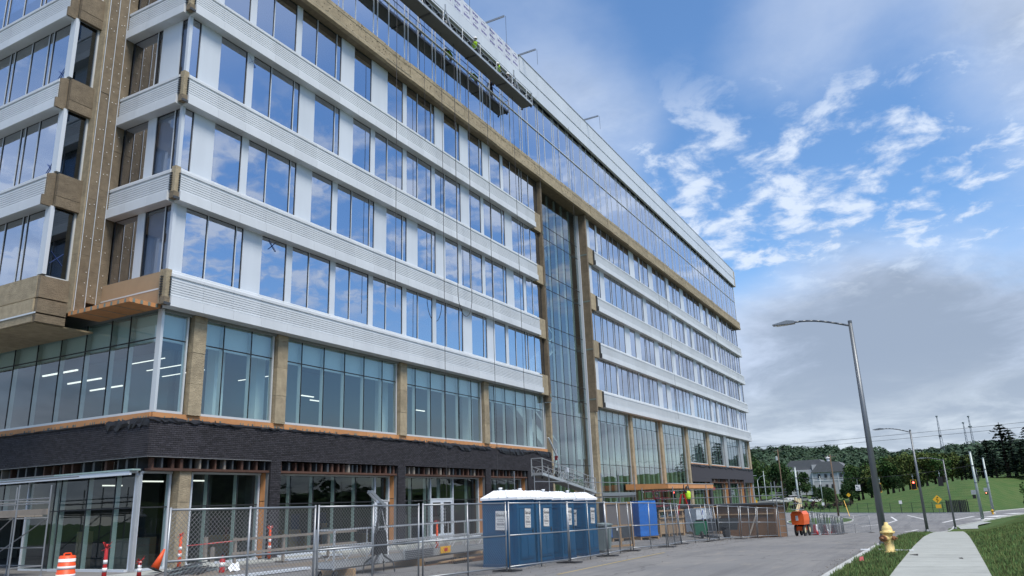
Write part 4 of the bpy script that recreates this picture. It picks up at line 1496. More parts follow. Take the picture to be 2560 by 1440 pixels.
def hoist(t, x, y0, y1, z):
    h = MB()
    ym = (y0 + y1) / 2
    h.beam((x, y0 - .02, z), (x, ym, z + 1.9), .06).beam((x, y1 + .02, z), (x, ym, z + 1.9), .06).beam((x, ym, z + 1.7), (x, ym, z + 2.2), .08)
    h.build('hoist_stirrup', ALU, t)
    g = MB().lathe([(.02, -.2), (.12, -.18), (.15, 0), (.12, .2), (.02, .22)], 10, (x + .02, ym, z + .75)).box(x - .16, x + .16, ym - .12, ym + .12, z + .35, z + .6)
    g.build('hoist_motor', STEELD, t)


S1 = stage('suspended_platform', 'long aluminium swing stage hanging below the printed membrane at the roof edge', 24.0, 47.6, 23.25, 24.15, 31.2)
for x in (26, 36.3, 45.6):
    hoist(S1, x, 23.25, 24.15, 31.2)
for x in (30.2, 34.0, 39.4, 43.6):
    MB().box(x - .05, x + .05, 23.24, 24.16, 31.15, 31.195).build('deck_joint', STEELD, S1)
person('crouching worker in a lime vest and white helmet on the swing stage', (40.0, 23.8, 31.26), 2.4,
       dict(chest=(0, .16, 1.22), neck=(0, .28, 1.36), head=(0, .36, 1.45), crown=(0, .42, 1.55), shl=(-.19, .2, 1.33), shr=(.19, .2, 1.33), ell=(-.28, .42, 1.12), hal=(-.2, .58, 1.05), fil=(-.18, .66, 1.03),
            elr=(.28, .42, 1.12), har=(.2, .58, 1.05), fir=(.18, .66, 1.03)))
person('bent worker in a lime vest farther along the swing stage', (43.4, 23.8, 31.26), 2.0,
       dict(chest=(0, .26, 1.08), neck=(0, .42, 1.14), head=(0, .52, 1.16), crown=(0, .6, 1.22), shl=(-.19, .34, 1.14), shr=(.19, .34, 1.14), ell=(-.25, .5, .9), hal=(-.2, .56, .66), fil=(-.18, .6, .6),
            elr=(.25, .5, .9), har=(.2, .56, .66), fir=(.18, .6, .6)))
person('dark clothed worker standing by the hoist near the end of the swing stage', (45.2, 24.0, 31.26), 1.2, dict(har=(.2, .3, 1.1), fir=(.2, .38, 1.12)), vest=False)

S2 = stage('suspended_platform', 'tilted aluminium platform with a hoist in front of the atrium glass', 44.0, 52.4, 22.0, 22.75, 3.45, 1.15)
hoist(S2, 46.9, 22.0, 22.75, 3.05)
MB().beam((46.9, 22.4, 4.9), (45.9, 22.4, 5.9), .09).build('jib_arm', ALU, S2)
MB().box(46.8, 46.98, 22.28, 22.46, 4.5, 4.78).build('red_hook_block', mat('hook_maroon', (.16, .02, .025), .5), S2)
U('control_box', WHITE, S2, 47.5, 47.75, 21.9, 22.1, 3.7, 4.0)

# outrigger beams on the roof and the ropes they carry
for i, x in enumerate((38.3, 43.4, 48.5, 61.4)):
    t = thing('outrigger_beam', ['steel roof outrigger beam above the left end of the printed membrane', 'steel roof outrigger beam above the lettered membrane', 'steel roof outrigger beam just past the end of the printed membrane',
                                 'lone steel roof outrigger beam farthest along the parapet'][i], 'beam', (x, 24.4, 36.3), 0, 'roof outriggers')
    MB().beam((x, 26.5, 36.6), (x, 23.15, 36.6), .09, .13).build('beam', GALV, t)
    MB().beam((x - .25, 25.2, 36.3), (x - .25, 25.2, 36.6), .08).beam((x + .25, 25.2, 36.3), (x + .25, 25.2, 36.6), .08).build('stand', GALV, t)
    MB().tube((x, 23.05, 36.55), (x, 23.05, 35.2 if x > 48 else 33.6), .014, 5).build('wire', STEELD, t)
ROPE = mat('rope_dark', (.05, .05, .055), .8)
for i, (x, z0, z1, lab) in enumerate(((31.4, 31.2, 12.0, 'leftmost hanging rope in front of the white bands'), (36.05, 31.2, 2.3, 'long rope hanging down to the shop doors'), (41.7, 31.2, 2.6, 'long rope ending above the blue toilets'),
                                      (45.6, 31.2, 8.0, 'rope hanging beside the atrium windows'))):
    m_ = MB().path([(x, 23.9, z0), (x + .05, 23.92, (z0 + z1) / 2), (x, 23.9, z1)], .016, 5)
    tag(m_.build('hanging_rope', ROPE), lab, 'rope', 'ropes hanging from the swing stage')
lp = [(37.55, 23.9, 31.2), (37.55, 23.9, 15)]
for k in range(13):
    a = math.pi * k / 12
    lp.append((38.35 - .8 * math.cos(a), 23.9, 14.2 - 1.35 * math.sin(a)))
lp += [(39.15, 23.9, 16), (39.3, 23.9, 31.2)]
tag(MB().path(lp, .02, 5).build('hanging_rope', ROPE), 'dark cable drooping in a loop in front of the white wall panels', 'rope')
for i, x in enumerate((34.6, 50.3, 56.6, 78.6, 81.6, 103)):
    z1 = (23, 9.6, 10, 18, 10, 20)[i]
    tag(MB().tube((x, 24.2, 33.6), (x + .04, 24.2, z1), .012, 4).build('guide_wire', ROPE), 'thin vertical guide wire, %s from the left along the facade' % ORD[i], 'wire', 'guide wires on the facade')

# ------------------------------------------------ tube scaffolds
def scaffold(label, xs_, ys_, zg, ztop, rails, planks=(), braces=(), extra=None):
    t = thing('scaffold', label, 'scaffold', (xs_[0], ys_[0], zg))
    for x in xs_:
        for y in ys_:
            MB().tube((x, y, zg), (x, y, ztop), .026).build('post', GALV, t)
            MB().lathe([(.07, 0), (.07, .02), (.02, .03), (.02, .1)], 8, (x, y, zg)).build('foot_plate', GALV, t)
    for a, b in rails:
        MB().tube(a, b, .024).build('rail', GALV, t)
    for a, b in braces:
        MB().tube(a, b, .022).build('brace', GALV, t)
    for p in planks:
        U('plank', p[6] if len(p) > 6 else GREYWOOD, t, *p[:6])
    return t


x, ya, yb, yc = 16.8, 27.95, 30.05, 33.0
R_ = []
for z in (2.62, 2.45, .95, .35):
    R_ += [((x, ya, z), (x, yc, z))]
for y in (ya, yb, yc):
    for z in (2.5, 1.95, .35):
        R_ += [((x, y, z), (15.7, y, z))]
scaffold('tube scaffold with planks in front of the corner shop window', (x, 15.7), (ya, yb, yc), G(16.8, 28), 3.07, R_,
         [(15.75, 16.02, ya, yc, 2.0, 2.05), (16.04, 16.31, ya, yc, 2.0, 2.05), (16.33, 16.6, ya, yc, 2.0, 2.05), (16.74, 16.79, ya, yc, 2.06, 2.26)],
         [((x, ya, 1.95), (x, yb + 1.6, .4)), ((x, yb, 2.0), (x, yc, .4))])
MB().tube((17.6, 27.7, 3.36), (17.6, 33, 3.36), .024).tube((17.75, 29.5, 3.48), (17.75, 33, 3.48), .024).build('tube', GALV, bpy.data.objects['scaffold'])

R_ = []
for z in (2.92, 2.28):
    R_ += [((37.0, 19, z), (52.2, 19, z))]
R_ += [((46.2, 19, 2.0), (52.2, 19, 2.0)), ((46.2, 20.2, 2.0), (52.2, 20.2, 2.0))]
for xx in (37.0, 41.2, 46.2, 49.2, 52.2):
    R_ += [((xx, 19, 2.0), (xx, 20.2, 2.0))]
scaffold('long tube scaffold with grey planks between the toilets and the canopy', (37.0, 41.2, 46.2, 49.2, 52.2), (19, 20.2), G(45, 19) - .1, 3.5, R_,
         [(46.2, 52.2, 19.05, 19.4, 2.03, 2.08), (46.2, 52.2, 19.42, 19.77, 2.03, 2.08), (46.2, 52.2, 19.79, 20.14, 2.03, 2.08), (46.2, 52.2, 18.95, 19.0, 2.085, 2.30, GALV)],
         [((46.2, 20.2, 2.0), (49.2, 20.2, -.3)), ((49.2, 20.2, 2.0), (52.2, 20.2, -.4))])

# ------------------------------------------------ chain link fence panels
FW, FH = 3.36, 1.83


def chain_mesh(w, h, step, r):
    m_ = MB()
    k = -h
    while k < w:
        for s in (1, -1):
            a, b = max(0, k), min(w, k + h)
            if b - a < .02:
                continue
            za, zb = (a - k, b - k)
            if s < 0:
                za, zb = h - za, h - zb
            p, q = Vector((a, 0, za)), Vector((b, 0, zb))
            d = (q - p).normalized(); n = Vector((-d.z, 0, d.x)) * r; o_ = Vector((0, r, 0))
            i = len(m_.v)
            m_.v += [tuple(p + n), tuple(p - n - o_), tuple(p - n + o_), tuple(q + n), tuple(q - n - o_), tuple(q - n + o_)]
            m_.f += [(i, i + 1, i + 4, i + 3), (i + 1, i + 2, i + 5, i + 4), (i + 2, i, i + 3, i + 5)]; m_.mi += [0, 0, 0]
        k += step
    return m_


CH_NEAR = chain_mesh(FW - .06, FH - .16, .085, .0032).mesh('chain_link', mat('near_fence_wire', (.15, .155, .16), .5, .5, var=.05))
CH_ME = chain_mesh(FW - .06, FH - .16, .082, .0021).mesh('chain_link', mat('fence_wire', (.13, .14, .15), .5, .5, var=.05))
fr = MB()
for z in (.12, FH * .52, FH):
    fr.tube((0, 0, z), (FW - .05, 0, z), .021, 8)
FR_ME = fr.mesh('rail', GALV, True)
po = MB()
po.tube((0, 0, .02), (0, 0, FH + .04), .022, 8)
PO_ME = po.mesh('post', GALV, True)
ft = MB()
ft.path([(-.25, -.32, .03), (.25, -.32, .03), (.25, .32, .03), (-.25, .32, .03), (-.25, -.32, .03)], .016, 5)
ft.tube((0, -.32, .03), (0, .32, .03), .016, 5)
FT_ME = ft.mesh('foot', mat('foot_black', (.03, .03, .032), .5, .3))


def fence_panel(x, y, rz, label, lean=0.0, z=None, sl=0.0):
    t = thing('temporary_fence', label, 'fence', (x, y, G(x, y) if z is None else z), rz, 'temporary chain link fence along the road')
    t.rotation_euler = (lean, sl, rz)
    for nm, me, lx, lz in (('rails', FR_ME, 0, 0), ('post', PO_ME, 0, 0), ('post', PO_ME, FW - .05, 0), ('post', PO_ME, FW / 2, 0), ('foot', FT_ME, FW - .02, 0)):
        o = bpy.data.objects.new(nm, me); COL.objects.link(o); o.parent = t; o.location = (lx, 0, lz)
    o = bpy.data.objects.new('chain_link', CH_NEAR if x < 17 else CH_ME); COL.objects.link(o); o.parent = t; o.location = (.0, 0, .13)
    tag(o, kind='stuff')
    return t


fx_ = [9.55, 12.93, 16.4, 19.8, 23.2, 26.6, 30.2, 33.7, 37.2, 40.8, 44.4, 48.0, 51.5]
fy_ = [12.25, 11.85, 11.6, 11.05, 10.75, 10.85, 11.25, 10.95, 11.4, 11.05, 11.5, 11.1, 10.9, 10.3]
for i, x in enumerate(fx_):
    dx, dy = 3.4, fy_[i + 1] - fy_[i]
    slope = (G(x, fy_[i]) - G(x + 3.4, fy_[i])) / 3.4
    fence_panel(x, fy_[i], math.atan2(dy, dx), 'temporary chain link panel, %s of the fence from the left edge' % ORD[i], random.gauss(0, .05) if i > 3 else 0, sl=slope)
for i in range(9):
    x = 66 + i * 3.3
    fence_panel(x, 10.1 + .08 * i + (.5 if i % 3 == 1 else 0), .03 * ((i % 3) - 1), 'far chain link panel beyond the orange lift, %s from the lift' % ORD[i], random.gauss(0, .02), sl=(G(x, 10) - G(x + 3.4, 10)) / 3.4)
fence_panel(95.5, 11.3, -1.2, 'end chain link panel turned across the fence line')

# ------------------------------------------------ portable toilets
tx = bpy.data.curves.new('sgn', 'FONT'); tx.body = 'Got-A-Go!'; tx.size = .105; tx.align_x = 'CENTER'; tx.shear = .25; tx.offset = .003
to = bpy.data.objects.new('sgn', tx); COL.objects.link(to)
GOT = bpy.data.meshes.new_from_object(to); GOT.materials.clear(); GOT.materials.append(INK)
bpy.data.objects.remove(to)
for v in GOT.vertices:
    v.co = (v.co.x, 0, v.co.y)
GOT.update()


def toilet(x, y, z, rz, label):
    t = thing('portable_toilet', label, 'toilet', (x, y, z), rz, 'row of blue portable toilets')
    w, d, h = 1.12, 1.18, 1.98
    b = MB()
    b.box(0, w, 0, d, .12, h)
    # corner posts and recessed wall panels
    for a in (0, w - .09):
        for c in (0, d - .09):
            b.box(a - .015, a + .105, c - .015, c + .105, .12, h - .01)
    for z0, z1 in ((.12, .22), (.95, 1.0), (1.72, 1.80), (h - .06, h + .0)):
        b.box(-.02, w + .02, -.02, d + .02, z0, z1 - .001)
    b.build('cabin', BLUEP, t, local=True)
    MB().box(-.03, w + .03, -.03, d + .03, 0.0, .115).box(-.1, -.035, .1, .3, 0, .08).build('skid_base', BLUED, t, local=True)
    dr = MB()
    dr.box(.12, w - .12, -.032, -.002, .24, 1.70)
    dr.box(.16, w / 2 - .03, -.045, -.033, .30, .88); dr.box(w / 2 + .03, w - .16, -.045, -.033, .30, .88)
    dr.box(.16, w - .16, -.045, -.033, 1.06, 1.12)
    dr = dr.build('door', BLUEP, t, local=True)
    MB().box(w - .2, w - .15, -.06, -.046, .98, 1.12).build('door_latch', BLACK, dr, local=True)
    v = MB()
    for k in range(4):
        v.box(.14 + k * .22, .30 + k * .22, -.028, -.02, 1.83, 1.90)
        v.box(-.028, -.02, .16 + k * .22, .32 + k * .22, 1.83, 1.90)
    v.build('vent_slots', BLUED, t, local=True)
    sp_ = MB()
    for k in range(2):
        sp_.box(-.012, -.001, .16 + k * .46, .56 + k * .46, .28, .90)
    sp_.box(-.012, -.001, .16, d - .16, 1.03, 1.06)
    sp_.build('side_rib', BLUEP, t, local=True)
    # white roof: eaves, sloped sides, flat top, with raised ribs
    o = .06
    rf = MB()
    e0 = [(-o, -o), (w + o, -o), (w + o, d + o), (-o, d + o)]
    e1 = [(.16, .30), (w - .16, .30), (w - .16, d - .30), (.16, d - .30)]
    V = [(a, c, h) for a, c in e0] + [(a, c, h + .07) for a, c in e0] + [(a, c, h + .29) for a, c in e1]
    rf.add(V, [(3, 2, 1, 0), (0, 1, 5, 4), (1, 2, 6, 5), (2, 3, 7, 6), (3, 0, 4, 7), (4, 5, 9, 8), (5, 6, 10, 9), (6, 7, 11, 10), (7, 4, 8, 11), (8, 9, 10, 11)])
    rf = rf.build('roof', WPLAST, t, local=True)
    rb = MB()
    for k in range(3):
        f = (k + 1) / 4.0
        p = Vector((-o, -o, h + .07)).lerp(Vector((w + o, -o, h + .07)), f); q = Vector((.16, .3, h + .29)).lerp(Vector((w - .16, .3, h + .29)), f)
        rb.beam(p, q, .05, .03)
        p = Vector((-o, -o, h + .07)).lerp(Vector((-o, d + o, h + .07)), f); q = Vector((.16, .3, h + .29)).lerp(Vector((.16, d - .3, h + .29)), f)
        rb.beam(p, q, .05, .03)
    rb.build('roof_rib', WPLAST, rf, local=True)
    MB().lathe([(.05, 0), (.05, .3), (.07, .3), (.07, .34), (.0, .35)], 10, (w - .14, d - .1, h + .05)).build('vent_pipe', WPLAST, t, local=True)

    def placard(nm, M_):
        p = MB().box(-.20, .20, -.004, 0, -.28, .28)
        lines = MB()
        for zz, ww in ((.02, .26), (-.04, .20)):
            for q in range(6):
                lines.box(-ww / 2 + q * ww / 6, -ww / 2 + (q + .62) * ww / 6, -.006, -.0042, zz, zz + .03)
        for q in range(7):
            lines.box(-.155 + q * .045, -.155 + q * .045 + .032, -.006, -.0042, -.145, -.075)
        for q in range(9):
            lines.box(-.13 + q * .029, -.13 + q * .029 + .02, -.006, -.0042, -.20, -.185)
        po_ = p.build(nm, PAPER, t, local=True); po_.matrix_local = M_
        tag(lines.build('printed_line', mat('grey_ink', (.22, .22, .24), .6), po_, local=True), kind='stuff')
        go = bpy.data.objects.new('lettering', GOT); COL.objects.link(go); go.parent = po_; go.location = (0, -.007, .12); go.scale = (.8, 1, 1.15)
    placard('placard', Matrix.Translation((w * .55, -.05, 1.42)) @ Matrix.Rotation(.05, 4, 'Y'))
    placard('placard', Matrix.Translation((-.03, d * .45, 1.38)) @ Matrix.Rotation(-math.pi / 2, 4, 'Z') @ Matrix.Rotation(.03, 4, 'Y'))
    return t


toilet(21.25, 11.55, -.02, .02, 'nearest blue portable toilet with its side wall and white placard showing')
toilet(22.65, 11.62, -.04, .0, 'second blue portable toilet from the left in the row')
toilet(24.75, 11.75, -.07, .03, 'third blue portable toilet beside the gap in the row')
toilet(27.05, 11.85, -.11, .03, 'last blue portable toilet next to the grey bins')

# ------------------------------------------------ small site furniture
def bin_(x, y, rz, label, col):
    t = thing('wheeled_bin', label, 'bin', (x, y, G(x, y)), rz, 'grey wheeled bins')
    b = MB()
    V = []
    for s, z in ((.24, .08), (.30, .98)):
        V += [(-s, -s, z), (s, -s, z), (s, s * 1.15, z), (-s, s * 1.15, z)]
    b.add(V, [(3, 2, 1, 0), (4, 5, 6, 7), (0, 1, 5, 4), (1, 2, 6, 5), (2, 3, 7, 6), (3, 0, 4, 7)])
    b.box(-.05, .05, -.33, -.24, .15, .9)
    b.build('body', col, t, local=True)
    MB().prism([(-.34, .985), (-.34, 1.03), (0, 1.09), (.4, 1.06), (.4, .985)], 'x', -.33, .33).build('lid', col, t, local=True)
    MB().tube((-.25, .42, 1.0), (.25, .42, 1.0), .018).build('handle', col, t, local=True)
    for s in (-1, 1):
        MB().lathe([(.02, -.03), (.1, -.03), (.1, .03), (.02, .03)], 12, (s * .27, .27, .1), (1, 0, 0)).build('wheel', RUBBER, t, local=True)


bin_(29.2, 12.3, .3, 'dark grey wheeled bin right behind the last toilet', GREYB)
bin_(30.0, 12.45, -.1, 'pale grey wheeled bin standing outermost beside the toilets', mat('pale_bin', (.20, .26, .26), .55))


def delineator(x, y, label, h=1.1, tilt=(0, 0), bands=3, base=True, flag=True, red=False):
    t = thing('delineator', label, 'traffic post', (x, y, G(x, y)), 0, 'orange and white traffic posts')
    t.rotation_euler = (tilt[0], tilt[1], 0)
    c = REDP if red else SAFE
    MB().lathe([(.075, 0), (.055, h * .5), (.045, h * .96), (.02, h)], 12).build('post', c, t, True, local=True)
    for k in range(bands):
        z = h * (.42 + .2 * k)
        MB().lathe([(.068 - .01 * k, z - .055), (.066 - .01 * k, z + .055)], 12).build('reflective_band', WSTRIPE, t, True, local=True)
    if base:
        MB().lathe([(.19, 0), (.19, .05), (.08, .09)], 8).build('rubber_base', RUBBER, t, local=True)
    if flag:
        m_ = MB()
        for k in range(7):
            a = k * .9
            m_.beam((0, 0, h - .05), (.13 * math.cos(a), .13 * math.sin(a), h + random.uniform(-.1, .14)), .05, .006)
        m_.build('ribbon', REDP if red else mat('ribbon_pink', (.65, .07, .05), .7), t, local=True)
    return t


delineator(14.4, 21.0, 'red and white post with torn ribbons beside the orange drum', 1.05, red=True, base=True)
delineator(19.5, 24.3, 'orange and white post against the insulated corner column', 1.15)
delineator(23.75, 24.3, 'orange and white post at the first brick pier', 1.25, bands=4)
delineator(30.1, 20.5, 'orange post in front of the double glass doors', 1.2, bands=1)
delineator(16.9, 22.9, 'small red and white post left of the wooden barrier', .5, red=True, base=False)

t = thing('traffic_cone', 'orange traffic cone tipped against the shop window sill', 'cone', (18.05, 23.7, G(18, 23.6) + .12))
t.rotation_euler = (0.1, .42, 0)
MB().lathe([(.15, .03), (.03, .70), (.0, .71)], 14).build('cone', SAFE, t, True, local=True)
MB().box(-.19, .19, -.19, .19, 0, .03).build('base', RUBBER, t, local=True)

t = thing('traffic_drum', 'orange traffic drum with white stripes at the bottom left', 'traffic drum', (14.55, 23.0, G(14.55, 23.0)))
t.scale = (.95, .95, .86)
MB().lathe([(.29, .0), (.29, .14), (.265, .15), (.265, .42), (.25, .43), (.25, .68), (.235, .69), (.235, .92), (.20, .95), (.0, .95)], 20).build('body', SAFE, t, True, local=True)
for z in (.30, .56, .80):
    MB().lathe([(.262 if z < .5 else .248 if z < .7 else .24, z - .05), (.268 if z < .5 else .255 if z < .7 else .24, z - .05), (.268 if z < .5 else .255 if z < .7 else .24, z + .05), (.255 if z < .5 else .245 if z < .7 else .232, z + .05)], 20).build('reflective_band', WSTRIPE, t, True, local=True)
MB().path([(-.12, 0, .95), (-.1, 0, 1.02), (.1, 0, 1.02), (.12, 0, .95)], .025, 6).build('handle', SAFE, t, local=True)
MB().lathe([(.36, 0), (.36, .05), (.3, .06)], 16).build('rubber_base', RUBBER, t, local=True)

t = thing('fire_extinguisher', 'red fire extinguisher standing behind the nearest fence panel', 'extinguisher', (18.6, 21.1, G(18.6, 21.1)))
MB().lathe([(.085, 0), (.09, .03), (.09, .40), (.06, .47), (.025, .50), (.025, .54)], 14).build('cylinder', REDP, t, True, local=True)
MB().box(-.02, .02, -.10, .04, .54, .60).beam((0, -.1, .6), (0, .06, .63), .03, .015).build('valve_handle', BLACK, t, local=True)
MB().path([(0, .03, .55), (.11, .06, .5), (.12, .06, .2)], .012, 5).build('hose', BLACK, t, local=True)
MB().lathe([(.0915, .18), (.0915, .32)], 14).build('label', WSTRIPE, t, True, local=True)
t = thing('plastic_sheet', 'crumpled white plastic sheet beside the red extinguisher', 'plastic sheet', (18.95, 21.0, G(19, 21)))
m_ = MB()
for k in range(7):
    m_.v += [(k * .07 - .2, -.12 + random.uniform(-.03, .03), random.uniform(.0, .05)), (k * .07 - .2, 0, random.uniform(.15, .33)), (k * .07 - .2, .15, random.uniform(0, .06))]
    if k:
        b = 3 * (k - 1)
        m_.f += [(b, b + 3, b + 4, b + 1), (b + 1, b + 4, b + 5, b + 2)]; m_.mi += [0, 0]
o = m_.build('sheet', WPLAST, t, local=True); sm = o.modifiers.new('s', 'SOLIDIFY'); sm.thickness = .006

t = thing('debris_pile', 'dark heap of cut strips and hoses at the corner column', 'debris', (18.3, 22.2, G(18.3, 22.2)))
for k in range(46):
    a = random.uniform(-.5, .9); L_ = random.uniform(.5, 1.3); cx, cy = random.gauss(0, .35), random.gauss(0, .3); z = max(.03, .32 - .5 * math.hypot(cx, cy)) * random.random() + .02
    MB().beam((cx - L_ / 2 * math.cos(a), cy - L_ / 2 * math.sin(a), z * .7), (cx + L_ / 2 * math.cos(a), cy + L_ / 2 * math.sin(a), z + .04), .05, .03).build('strip', random.choice([RUBBER, STEELD, GREYB, WRAP]), t, local=True)

# wooden guard rail and posts in front of the shops
t = thing('wooden_guardrail', 'weathered timber guard rail in front of the first brick pier', 'barrier', (20.3, 22.5, G(21, 22.5)))
gz = G(21, 22.5)
for x in (20.35, 22.7, 25.2):
    MB().box(x, x + .09, 22.5, 22.59, gz, gz + 1.02).build('post', GREYWOOD, t)
    MB().beam((x + .045, 22.3, gz + .03), (x + .045, 22.9, gz + .03), .09, .05).build('foot', GREYWOOD, t)
for z in (.95, .48):
    MB().beam((20.2, 22.47, gz + z), (26.9, 22.47, gz + z + .01), .04, .09).build('rail', GREYWOOD, t)
for i, (x, y) in enumerate(((20.6, 24.3), (19.3, 22.4))):
    t = thing('timber_post', ['rough timber post with a stone foot by the corner shop window', 'rough timber post at the left end of the guard rail'][i], 'post', (x, y, G(x, y)), .2, 'rough timber posts')
    MB().box(-.05, .05, -.05, .05, 0, 1.05 - .3 * i).build('shaft', GREYWOOD, t, local=True)
    MB().lathe([(.2, 0), (.16, .14), (.09, .24), (.06, .26)], 9).build('footing', CONC, t, local=True)
tag(MB().path([(18.9, 23.2, .85), (20.6, 24.2, .82), (22.7, 22.5, .98)], .02, 5).build('barrier_tape', REDP), 'red tape strung between the timber post and guard rail', 'tape')
# kerb-like concrete ledge and pale boards along the shop fronts
U('entrance_ledge', CONC, None, 17.0, 33.0, 23.4, 24.9, -.12, .04).name = 'entrance_ledge'
tag(bpy.data.objects['entrance_ledge'], kind='structure')
for i, (x, y, L_) in enumerate(((15.6, 18.6, 4.2), (23.5, 23.0, 3.0))):
    o = MB().box(0, L_, 0, .30, 0, .07).build('white_board', WHITE)
    o.location = (x, y, G(x, y) + .02); o.rotation_euler = (0, 0, -.05)
    tag(o, ['long white board lying behind the nearest fence panel', 'white board lying by the timber guard rail'][i], 'board', 'white boards on the ground')

# truss platform lying along the ground
t = stage('staging_platform', 'low aluminium staging with truss rails on the ground left of the toilets', 17.6, 25.9, 15.5, 16.2, .22)
for x in (18.2, 21.6, 25.3):
    U('bearer', LUMBER, t, x, x + .12, 15.3, 16.5, G(x, 15.8), .215)
sg = U('warning_sign', YEL, t, 22.9, 23.5, 15.44, 15.465, .30, .52)
U('sign_mark', REDP, t, 23.1, 23.3, 15.43, 15.438, .36, .46)
U('stair_tread', ALU, t, 20.8, 22.4, 15.40, 15.46, .25, .55)
for k in range(5):
    U('tread_line', STEELD, t, 20.82, 22.38, 15.385, 15.398, .27 + k * .055, .285 + k * .055)
t = thing('lumber_pile', 'pile of brown planks and black matting beneath the staging', 'lumber', (23.5, 14.9, G(23.5, 15)))
for k in range(16):
    a = random.uniform(-.15, .15); x0 = random.uniform(-2.2, .6); y0 = random.uniform(-.35, .35)
    L_ = random.uniform(1.2, 2.6)
    MB().beam((x0, y0, .03 + .045 * (k % 3)), (x0 + L_, y0 + a, .04 + .045 * (k % 3)), .14, .04).build('plank', random.choice([PLY, LUMBER, RUBBER, RUST]), t, local=True)

# compact crane
t = thing('mini_crane', 'compact grey crane with tilted frame head behind the chain link', 'crane', (18.9, 15.0, G(18.9, 15)), -.35)
t.scale = (.66, .66, .96)
MB().beam((-.28, 0, .55), (.10, 0, 1.75), .085, .085).build('mast', STEELD, t, local=True)
MB().beam((.10, 0, 1.7), (.20, 0, 2.0), .09, .09).build('mast', STEELD, t, local=True)
hd = MB()
hd.beam((-.42, -.16, 2.42), (.30, -.16, 1.98), .05, .1).beam((-.42, .16, 2.42), (.30, .16, 1.98), .05, .1).beam((-.4, -.16, 2.41), (-.4, .16, 2.41), .06, .08).beam((.28, -.18, 1.99), (.28, .18, 1.99), .1, .14)
hd.build('frame_head', GALV, t, local=True)
MB().box(.0, .18, -.12, .12, 2.06, 2.17).build('head_plate', WPLAST, t, local=True)
MB().box(-.12, .42, -.22, .22, .55, 1.15).box(.0, .3, -.24, .24, 1.15, 1.25).build('engine', BLACK, t, local=True)
MB().lathe([(.12, 0), (.13, .05), (.13, .28), (.05, .32)], 12, (.1, -.1, .3)).build('winch', ALU, t, local=True)
MB().tube((.45, -.2, .5), (.36, -.2, 1.3), .035).tube((-.05, .2, .5), (.0, .2, 1.2), .03).tube((.22, 0, 1.9), (.55, 0, 1.0), .012).build('hydraulic_ram', WPLAST, t, local=True)
for sx, sy in ((-1, -1), (-1, 1), (1, -1), (1, 1)):
    MB().beam((sx * .12 + .08, sy * .1, .55), (sx * .5 + .1, sy * .4, .3), .06).beam((sx * .5 + .1, sy * .4, .32), (sx * .55 + .1, sy * .45, .02), .05).build('leg', STEELD, t, local=True)

# ------------------------------------------------ materials stacked in front of the canopy
def pallet(t, w, d):
    for k in range(5):
        U_ = MB().box(0, w, k * d / 4.6, k * d / 4.6 + .1, .11, .13); U_.build('pallet_board', LUMBER, t, local=True)
    for k in range(3):
        MB().box(k * (w - .1) / 2, k * (w - .1) / 2 + .1, 0, d, .0, .105).build('pallet_bearer', LUMBER, t, local=True)


t = thing('window_crate', 'upright timber frame with grey panels behind the bins', 'crate', (32.3, 13.2, G(32.3, 13.2)), -.55)
for x in (0, .72, 1.4):
    MB().box(x, x + .08, 0, .1, 0, 1.88).build('upright', LUMBER, t, local=True)
for z in (0.02, .85, 1.8):
    MB().box(.082, .718, 0.01, .09, z, z + .08).box(.802, 1.398, .01, .09, z, z + .08).build('crosspiece', LUMBER, t, local=True)
for x in (.09, .81):
    MB().box(x, x + .62, .05, .07, .94, 1.79).build('grey_panel', mat('grey_panel', (.16, .15, .15), .6), t, local=True)

t = thing('wrapped_pallet', 'tall pallet of dark shrink wrapped goods left of the blue tarp', 'pallet', (37.2, 14.9, G(37.2, 14.9)), -.5)
pallet(t, 1.3, 1.0)
MB().prism([(0.02, .135), (1.28, .135), (1.25, 1.82), (.05, 1.86)], 'y', .03, .97).build('load', WRAP, t, local=True)
MB().box(-.06, .012, .0, .5, .2, 1.8).build('blue_edge', TARP, t, local=True)
MB().box(.35, .55, .015, .028, .9, 1.15).box(.3, .45, .015, .028, .5, .72).build('paper_label', PAPER, t, local=True)

t = thing('tarped_pallet', 'bright blue tarpaulin bundle standing on a wooden pallet', 'pallet', (39.3, 14.2, G(39.3, 14.2)), -.5)
pallet(t, 1.3, .9)
m_ = MB()
for k, (z, s) in enumerate(((.17, .0), (.4, .02), (1.2, .0), (1.75, .01), (1.92, .03))):
    m_.v += [(.03 + s, .02 + s, z), (.66, -.02 + .02 * (k % 2), z), (1.27 - s, .02 + s, z), (1.27 - s, .86 - s, z), (.03 + s, .86 - s, z)]
    if k:
        b = 5 * (k - 1)
        for q in range(5):
            m_.f.append((b + q, b + (q + 1) % 5, b + 5 + (q + 1) % 5, b + 5 + q)); m_.mi.append(0)
m_.f.append((20, 21, 22, 23, 24)); m_.mi.append(0)
m_.build('tarpaulin', TARP, t, local=True)

